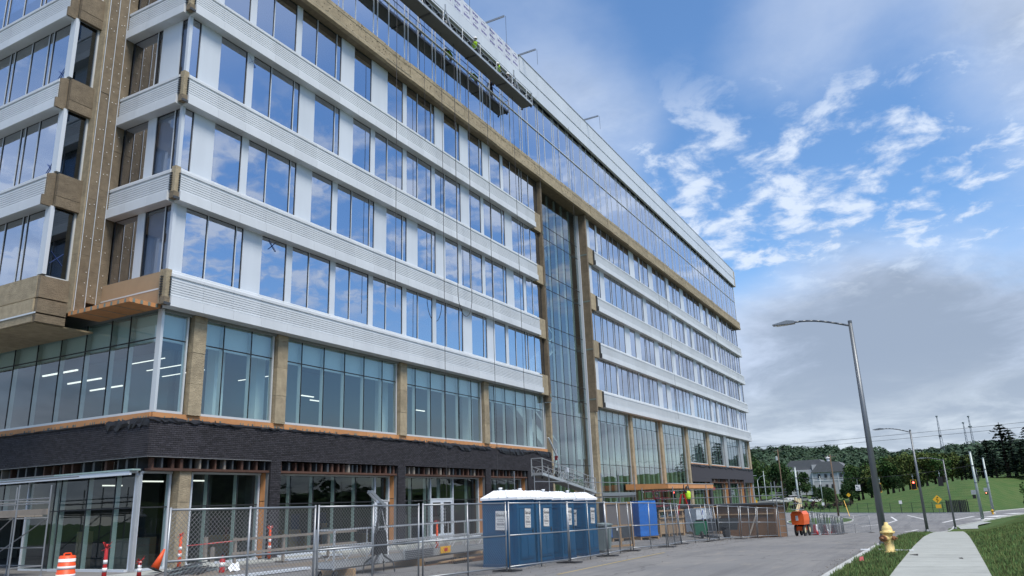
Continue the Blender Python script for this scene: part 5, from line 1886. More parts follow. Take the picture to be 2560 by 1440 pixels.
t = thing('glass_crate', 'open timber crate with plywood sides in front of the scissor lift', 'crate', (43.6, 14.6, G(43.6, 14.6)), -.5)
MB().box(0, 1.9, 0, .03, .15, .95).build('plywood_side', TANB, t, local=True)
MB().box(0.032, .06, .032, .9, .15, .95).box(1.84, 1.868, .032, .9, .15, .95).build('plywood_end', TANB, t, local=True)
for x in (0, .62, 1.25, 1.82):
    MB().box(x, x + .08, -.05, -.003, 0, 1.45).build('upright', LUMBER, t, local=True)
MB().box(0, 1.9, -.1, -.052, 1.36, 1.45).box(0, 1.9, -.1, -.052, .98, 1.04).build('rail', LUMBER, t, local=True)
for k in range(5):
    MB().beam((.3 + k * .3, .3, .2), (.3 + k * .3, .45, 1.55), .03, .5).build('glass_pack', GL_AT, t, local=True)
for k in range(3):
    MB().box(.0 + k * .9, .1 + k * .9, .03, .9, .0, .12).build('skid', LUMBER, t, local=True)

# scissor lift with operator
t = thing('scissor_lift', 'raised dark red scissor lift under the orange canopy', 'lift', (54.5, 18.2, G(54.5, 18.2)), -.3)
MB().box(-.9, .9, -.4, .4, .18, .55).build('chassis', mat('maroon', (.16, .012, .02), .5), t, local=True)
for sx in (-.6, .6):
    for sy in (-.4, .4):
        MB().lathe([(.05, -.06), (.19, -.06), (.19, .06), (.05, .06)], 12, (sx, sy, .19), (0, 1, 0)).build('wheel', RUBBER, t, local=True)
for sy in (-.3, .3):
    for k in range(3):
        z = .55 + k * .42
        MB().beam((-.75, sy, z), (.75, sy, z + .42), .06).beam((.75, sy, z), (-.75, sy, z + .42), .06).build('scissor_arm', STEELD, t, local=True)
MB().box(-.95, .95, -.4, .4, 1.82, 1.92).build('platform', MT['maroon'], t, local=True)
rl = MB()
for z in (2.4, 2.9):
    rl.path([(-.95, -.4, z), (.95, -.4, z), (.95, .4, z), (-.95, .4, z), (-.95, -.4, z)], .022)
for x in (-.95, 0, .95):
    for y in (-.4, .4):
        rl.tube((x, y, 1.92), (x, y, 2.9), .022)
rl.build('guard_rail', MT['maroon'], t, local=True)
tp = G(54.5, 18.2)
UPARM = dict(ell=(-.27, .1, 1.62), hal=(-.2, .12, 1.88), fil=(-.19, .13, 1.97), elr=(.27, .1, 1.62), har=(.2, .12, 1.88), fir=(.19, .13, 1.97))
person('dark clothed worker in the scissor lift reaching up to the canopy', (54.4, 18.2, tp + 1.92 - .9), -.5, UPARM, vest=False, helmet=BLACK)
LZ = G(52.0, 15.6)
t = thing('step_ladder', 'tall red step ladder in front of the glass entrance', 'ladder', (52.0, 15.6, LZ), .2)
for sy, y0 in ((-1, -.1), (1, .1)):
    for sx in (-1, 1):
        MB().beam((sx * .32, sy * .75 + y0 * 0, 0), (sx * .2, y0, 2.5), .05, .07).build('stile', REDP, t, local=True)
for k in range(8):
    f = (k + .6) / 8.4
    w = .32 - .12 * f
    MB().beam((-w, -.75 + .65 * f, 2.5 * f), (w, -.75 + .65 * f, 2.5 * f), .03, .08).build('rung', REDP, t, local=True)
MB().box(-.2, .2, -.12, .12, 2.5, 2.54).build('top_step', REDP, t, local=True)
person('worker in a lime vest standing on the red ladder with both arms raised', (52.0, 15.25, LZ + 1.25), -.4, UPARM, helmet=BLACK)

t = thing('insulation_pallet', 'stack of white wrapped insulation packs with blue print behind the wheelbarrow', 'pallet', (50.2, 14.3, G(50.2, 14.3)), -.55)
pallet(t, 1.4, 1.1)
PK = mat('pack_film', (.55, .62, .68), .4, var=.1)
PKB = mat('pack_print', (.03, .07, .25), .5)
for k in range(3):
    for j in range(2):
        pk = MB().box(j * .7 + .01, j * .7 + .69, .02, 1.08, .14 + k * .48, .61 + k * .48).build('pack', PK, t, local=True)
        MB().box(j * .7 + .42, j * .7 + .6, .012, .018, .22 + k * .48, .50 + k * .48).build('print', PKB, pk, local=True)
MB().beam((1.55, -.2, 0), (1.45, .2, 1.6), .08, .08).beam((1.8, -.2, 0), (1.6, .2, 1.5), .08, .05).beam((-.2, 0, 1.64), (1.9, 0, 1.66), .1, .04).build('loose_lumber', LUMBER, t, local=True)

t = thing('wheelbarrow', 'green wheelbarrow tipped up near the fence', 'wheelbarrow', (47.0, 13.3, G(47, 13.3)), .5)
MB().add([(-.45, -.32, .2), (.1, -.25, .15), (.1, .25, .15), (-.45, .32, .2), (-.55, -.38, .95), (.5, -.42, .75), (.5, .42, .75), (-.55, .38, .95)],
         [(0, 1, 2, 3), (0, 4, 5, 1), (1, 5, 6, 2), (2, 6, 7, 3), (3, 7, 4, 0)]).build('tray', GREENP, t, local=True).modifiers.new('s', 'SOLIDIFY').thickness = .02
for s in (-1, 1):
    MB().beam((-.55, s * .12, .2), (1.2, s * .36, .35), .04).beam((.35, s * .28, .3), (.55, s * .3, 0), .035).build('handle', GREYWOOD, t, local=True)
MB().lathe([(.04, -.05), (.2, -.05), (.2, .05), (.04, .05)], 14, (-.6, 0, .2), (0, 1, 0)).build('wheel', RUBBER, t, local=True)

t = thing('dump_trailer', 'low black dump trailer behind the chain link fence', 'trailer', (49.8, 12.9, G(49.8, 12.9)), -.3)
MB().add([(-1.1, -.7, .45), (1.1, -.7, .45), (1.1, .7, .45), (-1.1, .7, .45), (-1.3, -.75, 1.12), (1.2, -.75, 1.12), (1.2, .75, 1.12), (-1.3, .75, 1.12)],
         [(3, 2, 1, 0), (0, 1, 5, 4), (1, 2, 6, 5), (2, 3, 7, 6), (3, 0, 4, 7)]).build('bed', mat('trailer_black', (.02, .022, .024), .5, var=.3), t, local=True).modifiers.new('s', 'SOLIDIFY').thickness = .03
for y in (-.8, .8):
    MB().lathe([(.1, -.1), (.3, -.1), (.3, .1), (.1, .1)], 16, (-.4, y, .3), (0, 1, 0)).build('wheel', RUBBER, t, local=True)
    MB().box(-.8, 0, y - .12, y + .12, .62, .66).build('mudguard', BLACK, t, local=True)
MB().beam((1.1, -.3, .45), (2.2, 0, .4), .08).beam((1.1, .3, .45), (2.2, 0, .4), .08).build('drawbar', BLACK, t, local=True)

# ------------------------------------------------ plywood enclosure with guard rails
gz = -1.35
t = thing('plywood_enclosure', 'brown plywood enclosure with a deck and guard rails on top', 'hoarding', (55, 10.4, gz))
for k in range(6):
    y0 = 10.4 + k * 1.22
    U('plywood_sheet', PLY, t, 55.0 + random.uniform(-.01, .01), 55.06, y0 + .004, y0 + 1.216, gz, gz + 1.95)
    U('plywood_sheet', PLY, t, 54.99, 55.05, y0 + .004, y0 + 1.216, gz + 1.955, gz + 2.50)
for k in range(3):
    U('plywood_sheet', PLY, t, 55.07 + k * 1.22, 56.28 + k * 1.22, 10.40, 10.46, gz, gz + 2.5)
U('waling', LUMBER, t, 54.92, 54.985, 10.45, 17.7, gz + 1.9, gz + 1.98)
for y in (11.6, 14.0, 16.6):
    MB().beam((54.95, y, gz + 1.85), (53.6, y + .4, gz + .35), .09, .05).build('raking_brace', GREYWOOD, t)
U('sheathing_strip', ORANGE, t, 54.975, 54.985, 15.5, 15.75, gz, gz + 1.9)
U('deck', STEELD, t, 54.8, 59, 10.3, 17.9, gz + 2.505, gz + 2.62)
U('deck_slab', CONC, t, 55.5, 60, 10.0, 11.5, gz + 2.63, gz + 2.74)
for z in (3.1, 3.65):
    MB().tube((55, 10.4, gz + z), (55, 19.5, gz + z + .0), .03).tube((55, 10.4, gz + z), (58.8, 10.4, gz + z), .03).build('guard_rail', GALV, t)
for y in (10.4, 12.6, 14.8, 17.2, 19.5):
    MB().tube((55, y, gz + 2.4), (55, y, gz + 3.95), .03).build('guard_post', GALV, t)
lad = MB()
for y in (9.7, 10.15):
    lad.tube((54.9, y, gz), (54.9, y, gz + 4.0), .03)
for k in range(9):
    lad.tube((54.9, 9.7, gz + .3 + k * .42), (54.9, 10.15, gz + .3 + k * .42), .02)
lad.build('access_ladder', GALV, t)

# ------------------------------------------------ articulated boom lift
gz = G(63, 10)
t = thing('boom_lift', 'bright orange boom lift with cream arm parked at the end of the fence', 'lift', (63, 10.0, gz), -.12)
t.scale = (.8, .42, .98)
MB().box(-.95, .95, -.6, .6, .42, .72).build('chassis', LIFTO, t, local=True)
for sx in (-.75, .75):
    for sy in (-.72, .72):
        w_ = MB().lathe([(.16, -.14), (.42, -.14), (.45, -.08), (.45, .08), (.42, .14), (.16, .14)], 18, (sx, sy, .45), (0, 1, 0)).build('wheel', RUBBER, t, local=True)
        MB().lathe([(.02, -.15), (.2, -.15), (.2, .15), (.02, .15)], 12, (sx, sy, .45), (0, 1, 0)).build('rim', CREAM, w_, local=True)
hood = MB().prism([(-1.0, .85), (1.0, .85), (1.12, 1.15), (1.1, 1.62), (.75, 1.82), (-.75, 1.82), (-1.1, 1.6), (-1.12, 1.15)], 'x', -1.3, .5).build('counterweight_hood', LIFTO, t, local=True)
fixn(hood.data)
MB().box(-1.315, -1.302, -.15, .3, 1.15, 1.5).build('decal', WSTRIPE, t, local=True)
MB().box(-.7, .6, -.45, .45, .725, .85).build('turntable', BLACK, t, local=True)
MB().beam((-.6, .35, 1.7), (.8, .3, 2.55), .26, .3).beam((.75, .3, 2.5), (-.9, .28, 2.75), .2, .24).build('boom_arm', CREAM, t, local=True)
MB().box(.62, .98, .1, .5, 2.1, 2.75).build('boom_knuckle', CREAM, t, local=True)
cg = MB()
for z in (1.95, 2.4, 2.95):
    cg.path([(-.9, -1.1, z), (-.9, .6, z), (-1.7, .6, z), (-1.7, -1.1, z), (-.9, -1.1, z)], .024)
for x, y in ((-.9, -1.1), (-.9, .6), (-1.7, .6), (-1.7, -1.1), (-.9, -.25), (-1.7, -.25)):
    cg.tube((x, y, 1.95), (x, y, 2.95), .024)
cg.build('basket', GALV, t, local=True)
MB().box(-1.7, -.9, -1.1, .6, 1.92, 1.95).build('basket_floor', STEELD, t, local=True)

# water filled barricades
for i in range(5):
    x, y = 84 + i * 3.4, 12.2 + .25 * (i % 2)
    c = (REDP, WPLAST)[i % 2]
    t = thing('barricade', '%s water filled barricade behind the far fence panels, %s from the lift' % (('red', 'white')[i % 2], ORD[i]), 'barricade', (x, y, G(x, y)), .1, 'plastic barricades')
    MB().prism([(-.3, 0), (.3, 0), (.24, .3), (.1, .45), (.09, .95), (-.09, .95), (-.1, .45), (-.24, .3)], 'x', -.9, .9).build('shell', c, t, local=True)
    MB().box(-.6, -.35, -.26, .26, .0, .1).box(.35, .6, -.26, .26, 0, .1).build('fork_slot', BLACK, t, local=True)

# ================================================================ street and background
def street_lamp(x, y, h, label, arm=1):
    z = G(x, y) + (.13 if y < 2.5 and x < 112 else 0)
    t = thing('street_lamp', label, 'street lamp', (x, y, z), 0, 'tapered street lamps along the pavement')
    MB().lathe([(.125, .05), (.07, h)], 14).build('pole', POLE, t, True, local=True)
    MB().lathe([(.2, 0), (.2, .06), (.15, .16), (.125, .2)], 14).build('base_cover', POLE, t, local=True)
    MB().lathe([(.075, 0), (.075, .1), (0, .12)], 10, (0, 0, h - .02)).build('cap', POLE, t, local=True)
    pts = []
    for k in range(9):
        f = k / 8
        pts.append((-.05 * f, 2.05 * f, h - .12 + .42 * math.sin(f * 1.75)))
    MB().path(pts, .038, 8).build('arm', POLE, t, True, local=True)
    e = pts[-1]
    hd_ = MB()
    hd_.prism([(e[1] - .08, e[2] + .05), (e[1] + .2, e[2] + .10), (e[1] + .75, e[2] + .0), (e[1] + .75, e[2] - .03), (e[1] + .1, e[2] - .05), (e[1] - .08, e[2] - .04)], 'x', -.16, .14)
    hd_ = hd_.build('lamp_head', mat('lamp_grey', (.25, .27, .29), .4, .4), t, local=True)
    MB().box(-.12, .10, e[1] + .2, e[1] + .62, e[2] - .065, e[2] - .055).build('lens', mat('lens', (.6, .6, .55), .3), hd_, local=True)


street_lamp(31.1, 2.25, 8.0, 'nearest grey street lamp rising behind the yellow hydrant')
street_lamp(72.3, 2.0, 8.0, 'middle grey street lamp at the end of the pavement')
street_lamp(109.5, .0, 8.1, 'farthest grey street lamp at the road corner')

# hydrant
hx, hy = 25.2, 1.72
t = thing('fire_hydrant', 'yellow fire hydrant with rusty caps on the grass verge', 'hydrant', (hx, hy, G(hx, hy) + .13), math.radians(-28))
t.scale = (1.06, 1.06, .88)
MB().lathe([(.165, .06), (.16, .09), (.118, .10), (.115, .40), (.125, .62), (.13, .66)], 18).build('barrel', YELH, t, True, local=True)
MB().lathe([(.185, .655), (.185, .70), (.135, .705), (.132, .78), (.11, .86), (.06, .905), (.06, .925), (.045, .925), (.045, .985), (0, .99)], 18).build('bonnet', YELH, t, True, local=True)
MB().lathe([(.2, .0), (.2, .03), (.17, .045), (.17, .06)], 18).build('base_flange', RUSTC, t, local=True)
for ax, ln, r in (((-1, 0, 0), .27, .095), ((0, -1, 0), .20, .062), ((0, 1, 0), .20, .062)):
    c = Vector((0, 0, .50))
    MB().lathe([(r, .05), (r, ln - .06)], 14, c, ax).build('nozzle', YELH, t, True, local=True)
    MB().lathe([(r * 1.1, ln - .065), (r * 1.1, ln - .01), (r * .5, ln), (r * .35, ln + .06), (0, ln + .065)], 10, c, ax).build('cap', RUSTC, t, local=True)
b_ = MB()
for k in range(8):
    a = k * math.pi / 4
    b_.lathe([(.018, -.02), (.018, .055)], 6, (.165 * math.cos(a), .165 * math.sin(a), .66))
b_.build('flange_bolt', YELH, t, local=True)
MB().path([(-.3, 0, .45), (-.22, -.05, .3), (-.11, -.08, .36)], .008, 5).build('chain', RUSTC, t, local=True)
for i, (x, y, L_) in enumerate(((26.8, 1.45, .5), (27.3, 2.35, .7))):
    o = MB().beam((0, 0, .02), (0, L_, .03), .09, .03).build('white_stake', WPLAST)
    o.location = (x, y - L_ / 2, G(x, y) + .14); o.rotation_euler = (0, 0, .2)
    tag(o, ['white stake lying in the grass right of the hydrant', 'white stake lying in the grass between hydrant and kerb'][i], 'stake', 'white stakes in the grass')
fl = thing('marker_flag', 'small pink marking flag in the verge near the kerb', 'flag', (21.6, 2.1, G(21.6, 2.1) + .13), .6)
fl.scale = (1.2, 1.2, 1.2)
MB().tube((0, 0, 0), (0, 0, .14), .003, 4).build('wire', STEELD, fl, local=True)
MB().prism([(0, .02), (.10, .05), (.08, .12), (0, .13)], 'x', -.004, .004).build('flag', mat('pink_film', (.7, .16, .17), .6), fl, local=True)
tri = MB().prism([(-.32, 0), (.30, .02), (.02, .22)], 'z', 0, .006).build('soil_patch', mat('dark_mulch', (.03, .026, .022), .95, var=.3, scale=8))
tri.location = (24.7, 1.0, G(24.7, 1) + .145)
tag(tri, 'dark triangle of soil spilled on the left edge of the sidewalk', 'soil')
tri = MB().prism([(-.2, 0), (.22, .02), (.1, .1), (-.05, .08)], 'z', 0, .006).build('soil_patch', MT['dark_mulch'])
tri.location = (23.2, -.05, G(23.2, 0) + .145)
tag(tri, 'small dark chip of soil on the right half of the sidewalk', 'soil')

# ------------------------------------------------ signals and poles at the junction
def steel_pole(x, y, h, label, r=.24, m=POLEL):
    z = G(x, y)
    t = thing('strain_pole', label, 'pole', (x, y, z), 0, 'pale steel strain poles at the junction')
    MB().lathe([(r, 0), (r * .62, h)], 14).build('shaft', m, t, True, local=True)
    MB().lathe([(r * 1.6, 0), (r * 1.6, .12), (r * 1.05, .3)], 12).build('base', KERBC, t, local=True)
    MB().lathe([(r * .72, 0), (r * .72, .08), (0, .12)], 12, (0, 0, h)).build('cap', m, t, local=True)
    for k in (h * .80, h * .55):
        MB().lathe([(r * .8 + .03, -.05), (r * .8 + .03, .05)], 12, (0, 0, k)).build('clamp_band', STEELD, t, local=True)
    return t


P1 = steel_pole(139.5, -3.8, 10.2, 'pale steel pole at the near corner of the junction')
P2 = steel_pole(174.7, -6.7, 10.2, 'pale steel pole on the far side of the junction')
P3 = steel_pole(165, 26.2, 10.0, 'pale steel pole behind the orange boom lift')
for p, z in ((P1, 3.4), (P2, 3.6)):
    MB().box(-.1, .1, .3, .75, z - .1, z + .45).build('pedestrian_signal', BLACK, p, local=True)
    MB().box(-.13, -.105, .2, .85, z + .5, z + 1.15).build('push_button_sign', mat('sign_back', (.45, .47, .48), .4, .5), p, local=True)
MB().lathe([(.09, -.13), (.09, -.12), (0, -.14)], 10, (-.02, .55, 3.8), (1, 0, 0)).build('orange_hand_lamp', emit('orange_signal', (1, .2, .05), 2.5), P2, local=True)
# span wires
A, Bq, Cq = Vector((139.5, -3.8, G(139, -3) + 8.2)), Vector((165, 26.2, -3.236 + 8.0)), Vector((174.7, -6.7, -3.236 + 8.0))


def sag(a, b, s, n=14):
    return [a.lerp(b, k / n) + Vector((0, 0, -s * 4 * (k / n) * (1 - k / n))) for k in range(n + 1)]


tag(MB().path(sag(A, Bq, .9), .03, 5).build('span_wire', ROPE), 'span wire carrying the signals across the junction', 'wire')
tag(MB().path(sag(A, Cq, .6), .03, 5).build('span_wire', ROPE), 'short span wire between the two pale poles on the right', 'wire')
REDL = emit('red_signal', (1.0, .06, .03), 6.0)


def signal(p, label, face, lit=True, back=False):
    t = thing('traffic_signal', label, 'traffic light', p, face, 'signals on the span wire')
    MB().box(-.16, .16, -.1, .1, -.55, .55).build('housing', BLACK, t, local=True)
    bp_ = MB()
    bp_.box(-.42, .42, .105, .12, -.8, .8)
    bp_ = bp_.build('backplate', BLACK, t, local=True)
    e = MB().box(-.42, .42, -.0, .104, .74, .8).box(-.42, .42, .0, .104, -.8, -.74).box(-.42, -.36, .0, .104, -.739, .739).box(.36, .42, .0, .104, -.739, .739)
    e.build('reflective_border', YEL if not back else STEELD, bp_, local=True)
    for k, z in enumerate((.36, 0, -.36)):
        m = REDL if (k == 0 and lit) else mat('dark_lens', (.03, .02, .02), .3)
        MB().lathe([(.15, .101), (.15, .115), (.08, .15), (0, .16)], 12, (0, 0, z), (0, -1, 0)).build('lens', m, t, local=True)
        v = MB()
        for q in range(7):
            a = math.pi * (q / 6)
            v.beam((.165 * math.cos(a), -.1, z + .165 * math.sin(a)), (.165 * math.cos(a), -.32, z + .165 * math.sin(a)), .07, .015)
        v.build('visor', BLACK, t, local=True)
    MB().tube((0, 0, .55), (0, 0, 1.75), .03).box(-.12, .12, -.05, .05, 1.3, 1.45).build('hanger', POLEL, t, local=True)
    return t


FACE = -math.pi / 2 + .03
signal((146.9, 4.9, 2.45), 'traffic light showing red with a yellow bordered backplate', FACE)
signal((151.5, 10.3, 2.2), 'unlit traffic light seen edge on behind the nearest lamp post', FACE + 1.2, False)
signal((157.8, 1.0, 2.9), 'traffic light facing away beside the red one', FACE + math.pi, False, True)
signal((163.2, -4.9, 3.2), 'dark traffic light between the two pale poles', FACE + 1.5, False, True)
t = thing('lane_sign', 'white left turn sign hanging from the span wire', 'sign', (154.9, 14.2, 2.35), FACE)
MB().box(-.42, .42, -.02, .02, -.5, .5).build('plate', WSTRIPE, t, local=True)
ar = MB()
pts = [(.22, -.2), (.20, .02), (.08, .18), (-.12, .22)]
for (a, b), (c, d) in zip(pts[:-1], pts[1:]):
    ar.beam((a, -.03, b), (c, -.03, d), .02, .10, up=(0, 1, 0))
ar.prism([(-.1, .38), (-.1, .06), (-.32, .22)], 'y', -.035, -.025)
ar.box(-.3, .3, -.035, -.025, -.40, -.31)
ar.build('arrow', BLACK, t, local=True)
MB().tube((0, 0, .5), (0, 0, 1.5), .03).build('hanger', POLEL, t, local=True)


def utility_pole(x, y, h, label, trans=False, g=True):
    t = thing('utility_pole', label, 'utility pole', (x, y, G(x, y)), 0, 'wooden utility poles')
    MB().lathe([(.2, 0), (.12, h)], 10).build('shaft', WOODP, t, True, local=True)
    MB().beam((0, -1.1, h - .5), (0, 1.1, h - .5), .11).build('crossarm', WOODP, t, local=True)
    for s in (-1, -.4, .4, 1):
        MB().lathe([(.06, 0), (.06, .18), (0, .2)], 6, (0, s, h - .43)).build('insulator', GREYB, t, local=True)
    if trans:
        MB().lathe([(.3, 0), (.32, .1), (.32, 1.0), (.1, 1.1)], 12, (0, .55, h - 3)).build('transformer', mat('transformer_grey', (.42, .46, .47), .5), t, local=True)


utility_pole(230, 40.5, 17.0, 'wooden utility pole with a transformer right of the building', True)
utility_pole(176, 20.6, 12.6, 'leaning wooden utility pole on the grass island')
t = thing('marker_post', 'thin yellow guy wire guard beside the wooden pole on the island', 'post', (177, 18.6, G(177, 18.6)))
MB().beam((0, 0, 0), (2.2, .9, 3.2), .09).build('guard', YEL, t, local=True)
for i, (x, y, h) in enumerate(((196, 42.5, 8.5), (215, 42.2, 11.0), (225, 46, 9.0), (235, 31, 9.0))):
    t = thing('light_pole', ['short lamp pole with an arm beside the building end', 'tall bare pole left of the transformer pole', 'slim pole farthest left against the trees', 'slim pole in front of the grey house'][i], 'pole', (x, y, G(x, y)), 0, 'slim poles by the car park')
    MB().lathe([(.12, 0), (.07, h)], 10).build('shaft', POLEL, t, True, local=True)
    if i in (0, 2):
        MB().path([(0, 0, h - .3), (0, -.8, h + .7), (0, -1.6, h + 1.0)], .05, 6).build('arm', POLEL, t, local=True)
        MB().box(-.15, .15, -2.3, -1.5, h + .92, h + 1.06).build('lamp_head', POLEL, t, local=True)
for i, (x, y) in enumerate(((226, 39.2), (228, 36.5))):
    t = thing('rail_signal', ['lattice signal mast left of the boom lift', 'lattice signal mast right behind the pale pole'][i], 'signal', (x, y, G(x, y)), 0, 'signal masts by the car park')
    MB().lathe([(.09, 0), (.07, 6.2)], 8).build('mast', WOODP, t, local=True)
    for z in (4.6, 5.3, 6.0):
        MB().box(-.2, .2, -.35, .35, z, z + .3).build('signal_head', STEELD, t, local=True)

# overhead power lines
for i, dz in enumerate((0, -1.5, -4.2)):
    a, b = Vector((300, 90, 18.6 + dz)), Vector((300, -60, 22.8 + dz * (1.0 if i < 2 else 1.6)))
    tag(MB().path(sag(a, b, .8, 20), .07 if i < 2 else .05, 4).build('power_line', ROPE), ['uppermost power line crossing the sky', 'second power line just beneath the uppermost', 'faint lowest power line above the tree tops'][i], 'power line', 'power lines')

# radio masts
for i, (x, y, zt, w) in enumerate(((600, -.9, 48.5, 3.6), (600, -15.7, 43.0, 2.6), (602, -19.4, 47.0, 2.6))):
    t = thing('radio_mast', ['tallest lattice radio mast standing apart on the left', 'shorter lattice radio mast in the pair above the conifers', 'lattice radio mast with dish clusters right of its pair'][i], 'mast', (x, y, 12), 0, 'lattice radio masts on the ridge')
    zt -= 12
    n = 16
    legs = []
    for k in range(3):
        a = k * 2.094 + .3
        b0 = Vector((w * .5 * math.cos(a), w * .5 * math.sin(a), 0)); b1 = Vector((.25 * math.cos(a), .25 * math.sin(a), zt))
        legs.append((b0, b1))
        MB().tube(b0, b1, .17, 5, .12).build('leg', GALV, t, local=True)
    lt = MB()
    for q in range(n):
        for k in range(3):
            p = legs[k][0].lerp(legs[k][1], q / n); s = legs[(k + 1) % 3][0].lerp(legs[(k + 1) % 3][1], (q + 1) / n)
            lt.tube(p, s, .06, 4)
    lt.build('lattice', GALV, t, local=True)
    MB().lathe([(.7, 0), (.7, .8)], 8, (0, 0, zt - .4)).build('antenna_ring', GREYB, t, local=True)
    if i == 0:
        MB().lathe([(.9, 0), (.9, 1.2)], 8, (0, 0, zt * .62)).build('antenna_ring', STEELD, t, local=True)
    if i == 2:
        for z in (.80, .45, .38):
            MB().lathe([(1.2, 0), (1.2, .7)], 8, (0, 0, zt * z)).build('dish_cluster', GREYB, t, local=True)

# ------------------------------------------------ far fence, cage, signs
def pf(s):      # the line of the far kerb, a little beyond it
    xs_ = [217.5, 209, 201, 195, 189.5, 186.6, 185.2]; ys_ = [32, 25, 18.6, 12, 6, 1, -3]
    k = s * (len(xs_) - 1); i = min(int(k), len(xs_) - 2); f = k - i
    return xs_[i] + (xs_[i + 1] - xs_[i]) * f + 1.5, ys_[i] + (ys_[i + 1] - ys_[i]) * f


GF = mat('dark_green_fence', (.012, .035, .022), .5, var=.1)
t = thing('wire_fence', 'dark green wire fence along the foot of the grass hill', 'fence', (200, 15, -3))
pp = [pf(k / 16) for k in range(17)]
for x, y in pp:
    MB().tube((x, y, H(x, y) - .05), (x, y, H(x, y) + 2.2), .06, 5).build('post', GF, t)
ms = MB()
for (xa, ya), (xb, yb) in zip(pp[:-1], pp[1:]):
    za, zb = H(xa, ya), H(xb, yb)
    for z in (.1, 1.1, 2.15):
        ms.tube((xa, ya, za + z), (xb, yb, zb + z), .025, 4)
    for k in range(1, 14):
        f = k / 14
        x, y, z = xa + (xb - xa) * f, ya + (yb - ya) * f, za + (zb - za) * f
        ms.tube((x, y, z + .1), (x, y, z + 2.15), .008, 3)
tag(ms.build('fence_wires', GF, t), kind='stuff')
t = thing('fence_cage', 'dark slatted cage at the right end of the green fence', 'cage', (186.5, -1.0, G(186.5, -1)))
for k in range(12):
    MB().box(-.05, .05, 1.6 - k * .3, 1.85 - k * .3, .05, 2.5).build('slat', BLACK, t, local=True)
for y in (-1.9, 1.9):
    MB().tube((.1, y, 0), (.1, y, 2.6), .07).build('post', BLACK, t, local=True)
MB().box(.06, 2.2, 1.85, 1.9, .05, 2.4).box(.06, 2.2, -1.95, -1.9, .05, 2.4).build('side_screen', BLACK, t, local=True)
t = thing('warning_sign', 'yellow diamond winding road sign with a plate beneath', 'sign', (183.8, 2.3, -3.2), FACE)
MB().tube((0, .04, 0), (0, .04, 3.2), .045).build('post', POLE, t, local=True)
MB().prism([(0, 1.9), (.85, 2.75), (0, 3.6), (-.85, 2.75)], 'y', -.02, .02).build('plate', YEL, t, local=True)
MB().box(-.5, .5, -.02, .02, 1.05, 1.75).build('plate', YEL, t, local=True)
ar = MB()
pts = [(.0, 2.2), (-.02, 2.45), (.22, 2.62), (-.18, 2.85), (.05, 3.02), (.05, 3.1)]
for (a, b), (c, d) in zip(pts[:-1], pts[1:]):
    ar.beam((a, -.03, b), (c, -.03, d), .02, .13, up=(0, 1, 0))
ar.prism([(-.12, 3.06), (.22, 3.06), (.05, 3.3)], 'y', -.035, -.025)
ar.build('winding_arrow', BLACK, t, local=True)
for i, (x, y, h) in enumerate(((190.5, 9.5, 2.7), (208, 27.5, 2.6))):
    t = thing('small_sign', ['small white sign in front of the green fence', 'small white sign at the left end of the green fence'][i], 'sign', (x, y, G(x, y)), FACE, 'small white road signs')
    MB().tube((0, .03, 0), (0, .03, h), .04).build('post', STEELD, t, local=True)
    MB().box(-.3, .3, -.02, .02, h - .7, h).build('plate', WSTRIPE, t, local=True)
for i, (x, y) in enumerate(((232, 48.5), (238, 24.5))):
    t = thing('curve_sign', ['small yellow diamond sign left in front of the parked cars', 'tiny yellow diamond sign right of the grey house'][i], 'sign', (x, y, G(x, y)), FACE, 'yellow diamond signs far away')
    MB().tube((0, .05, 0), (0, .05, 3.4), .05).build('post', POLE, t, local=True)
    MB().prism([(0, 2.4), (.6, 3.0), (0, 3.6), (-.6, 3.0)], 'y', -.02, .02).build('plate', YEL, t, local=True)
t = thing('fire_hydrant', 'tiny yellow hydrant at the foot of the far pale pole', 'hydrant', (170, -6.4, -3.2))
MB().lathe([(.2, 0), (.16, .1), (.15, .6), (.22, .62), (.22, .68), (.14, .8), (.05, .9)], 10).build('barrel', YEL, t, True, local=True)
MB().lathe([(.09, .1), (.09, .3)], 8, (0, 0, .5), (0, 1, 0)).build('nozzle', YEL, t, local=True)

# ------------------------------------------------ cars on the car park
def car(x, y, rz, col, label, suv=False):
    t = thing('parked_car', label, 'car', (x, y, G(x, y)), rz, 'cars on the distant car park')
    h = .22 if suv else 0
    lo = [(-2.2, .32), (2.2, .32), (2.25, .6), (2.1, .82 + h * .5), (1.1, .95 + h * .5), (-1.9, .98 + h * .5), (-2.25, .85), (-2.28, .5)]
    MB().prism(lo, 'y', -.88, .88).build('body', col, t, local=True)
    up = [(1.1, .95 + h * .5), (.45, 1.42 + h), (-1.2, 1.45 + h), (-1.95, .99 + h * .5)]
    MB().prism(up, 'y', -.74, .74).build('cabin_glass', mat('car_glass', (.02, .025, .03), .08), t, local=True)
    MB().prism([(.46, 1.42 + h), (.3, 1.47 + h), (-1.1, 1.50 + h), (-1.22, 1.45 + h)], 'y', -.72, .72).build('roof', col, t, local=True)
    for sx in (-1.35, 1.4):
        for sy in (-.86, .86):
            MB().lathe([(.1, -.1), (.32, -.1), (.32, .1), (.1, .1)], 12, (sx, sy, .32), (0, 1, 0)).build('wheel', RUBBER, t, local=True)
    for sy in (-.62, .62):
        MB().box(2.14, 2.27, sy - .2, sy + .2, .62, .76).build('headlight', WSTRIPE, t, local=True)


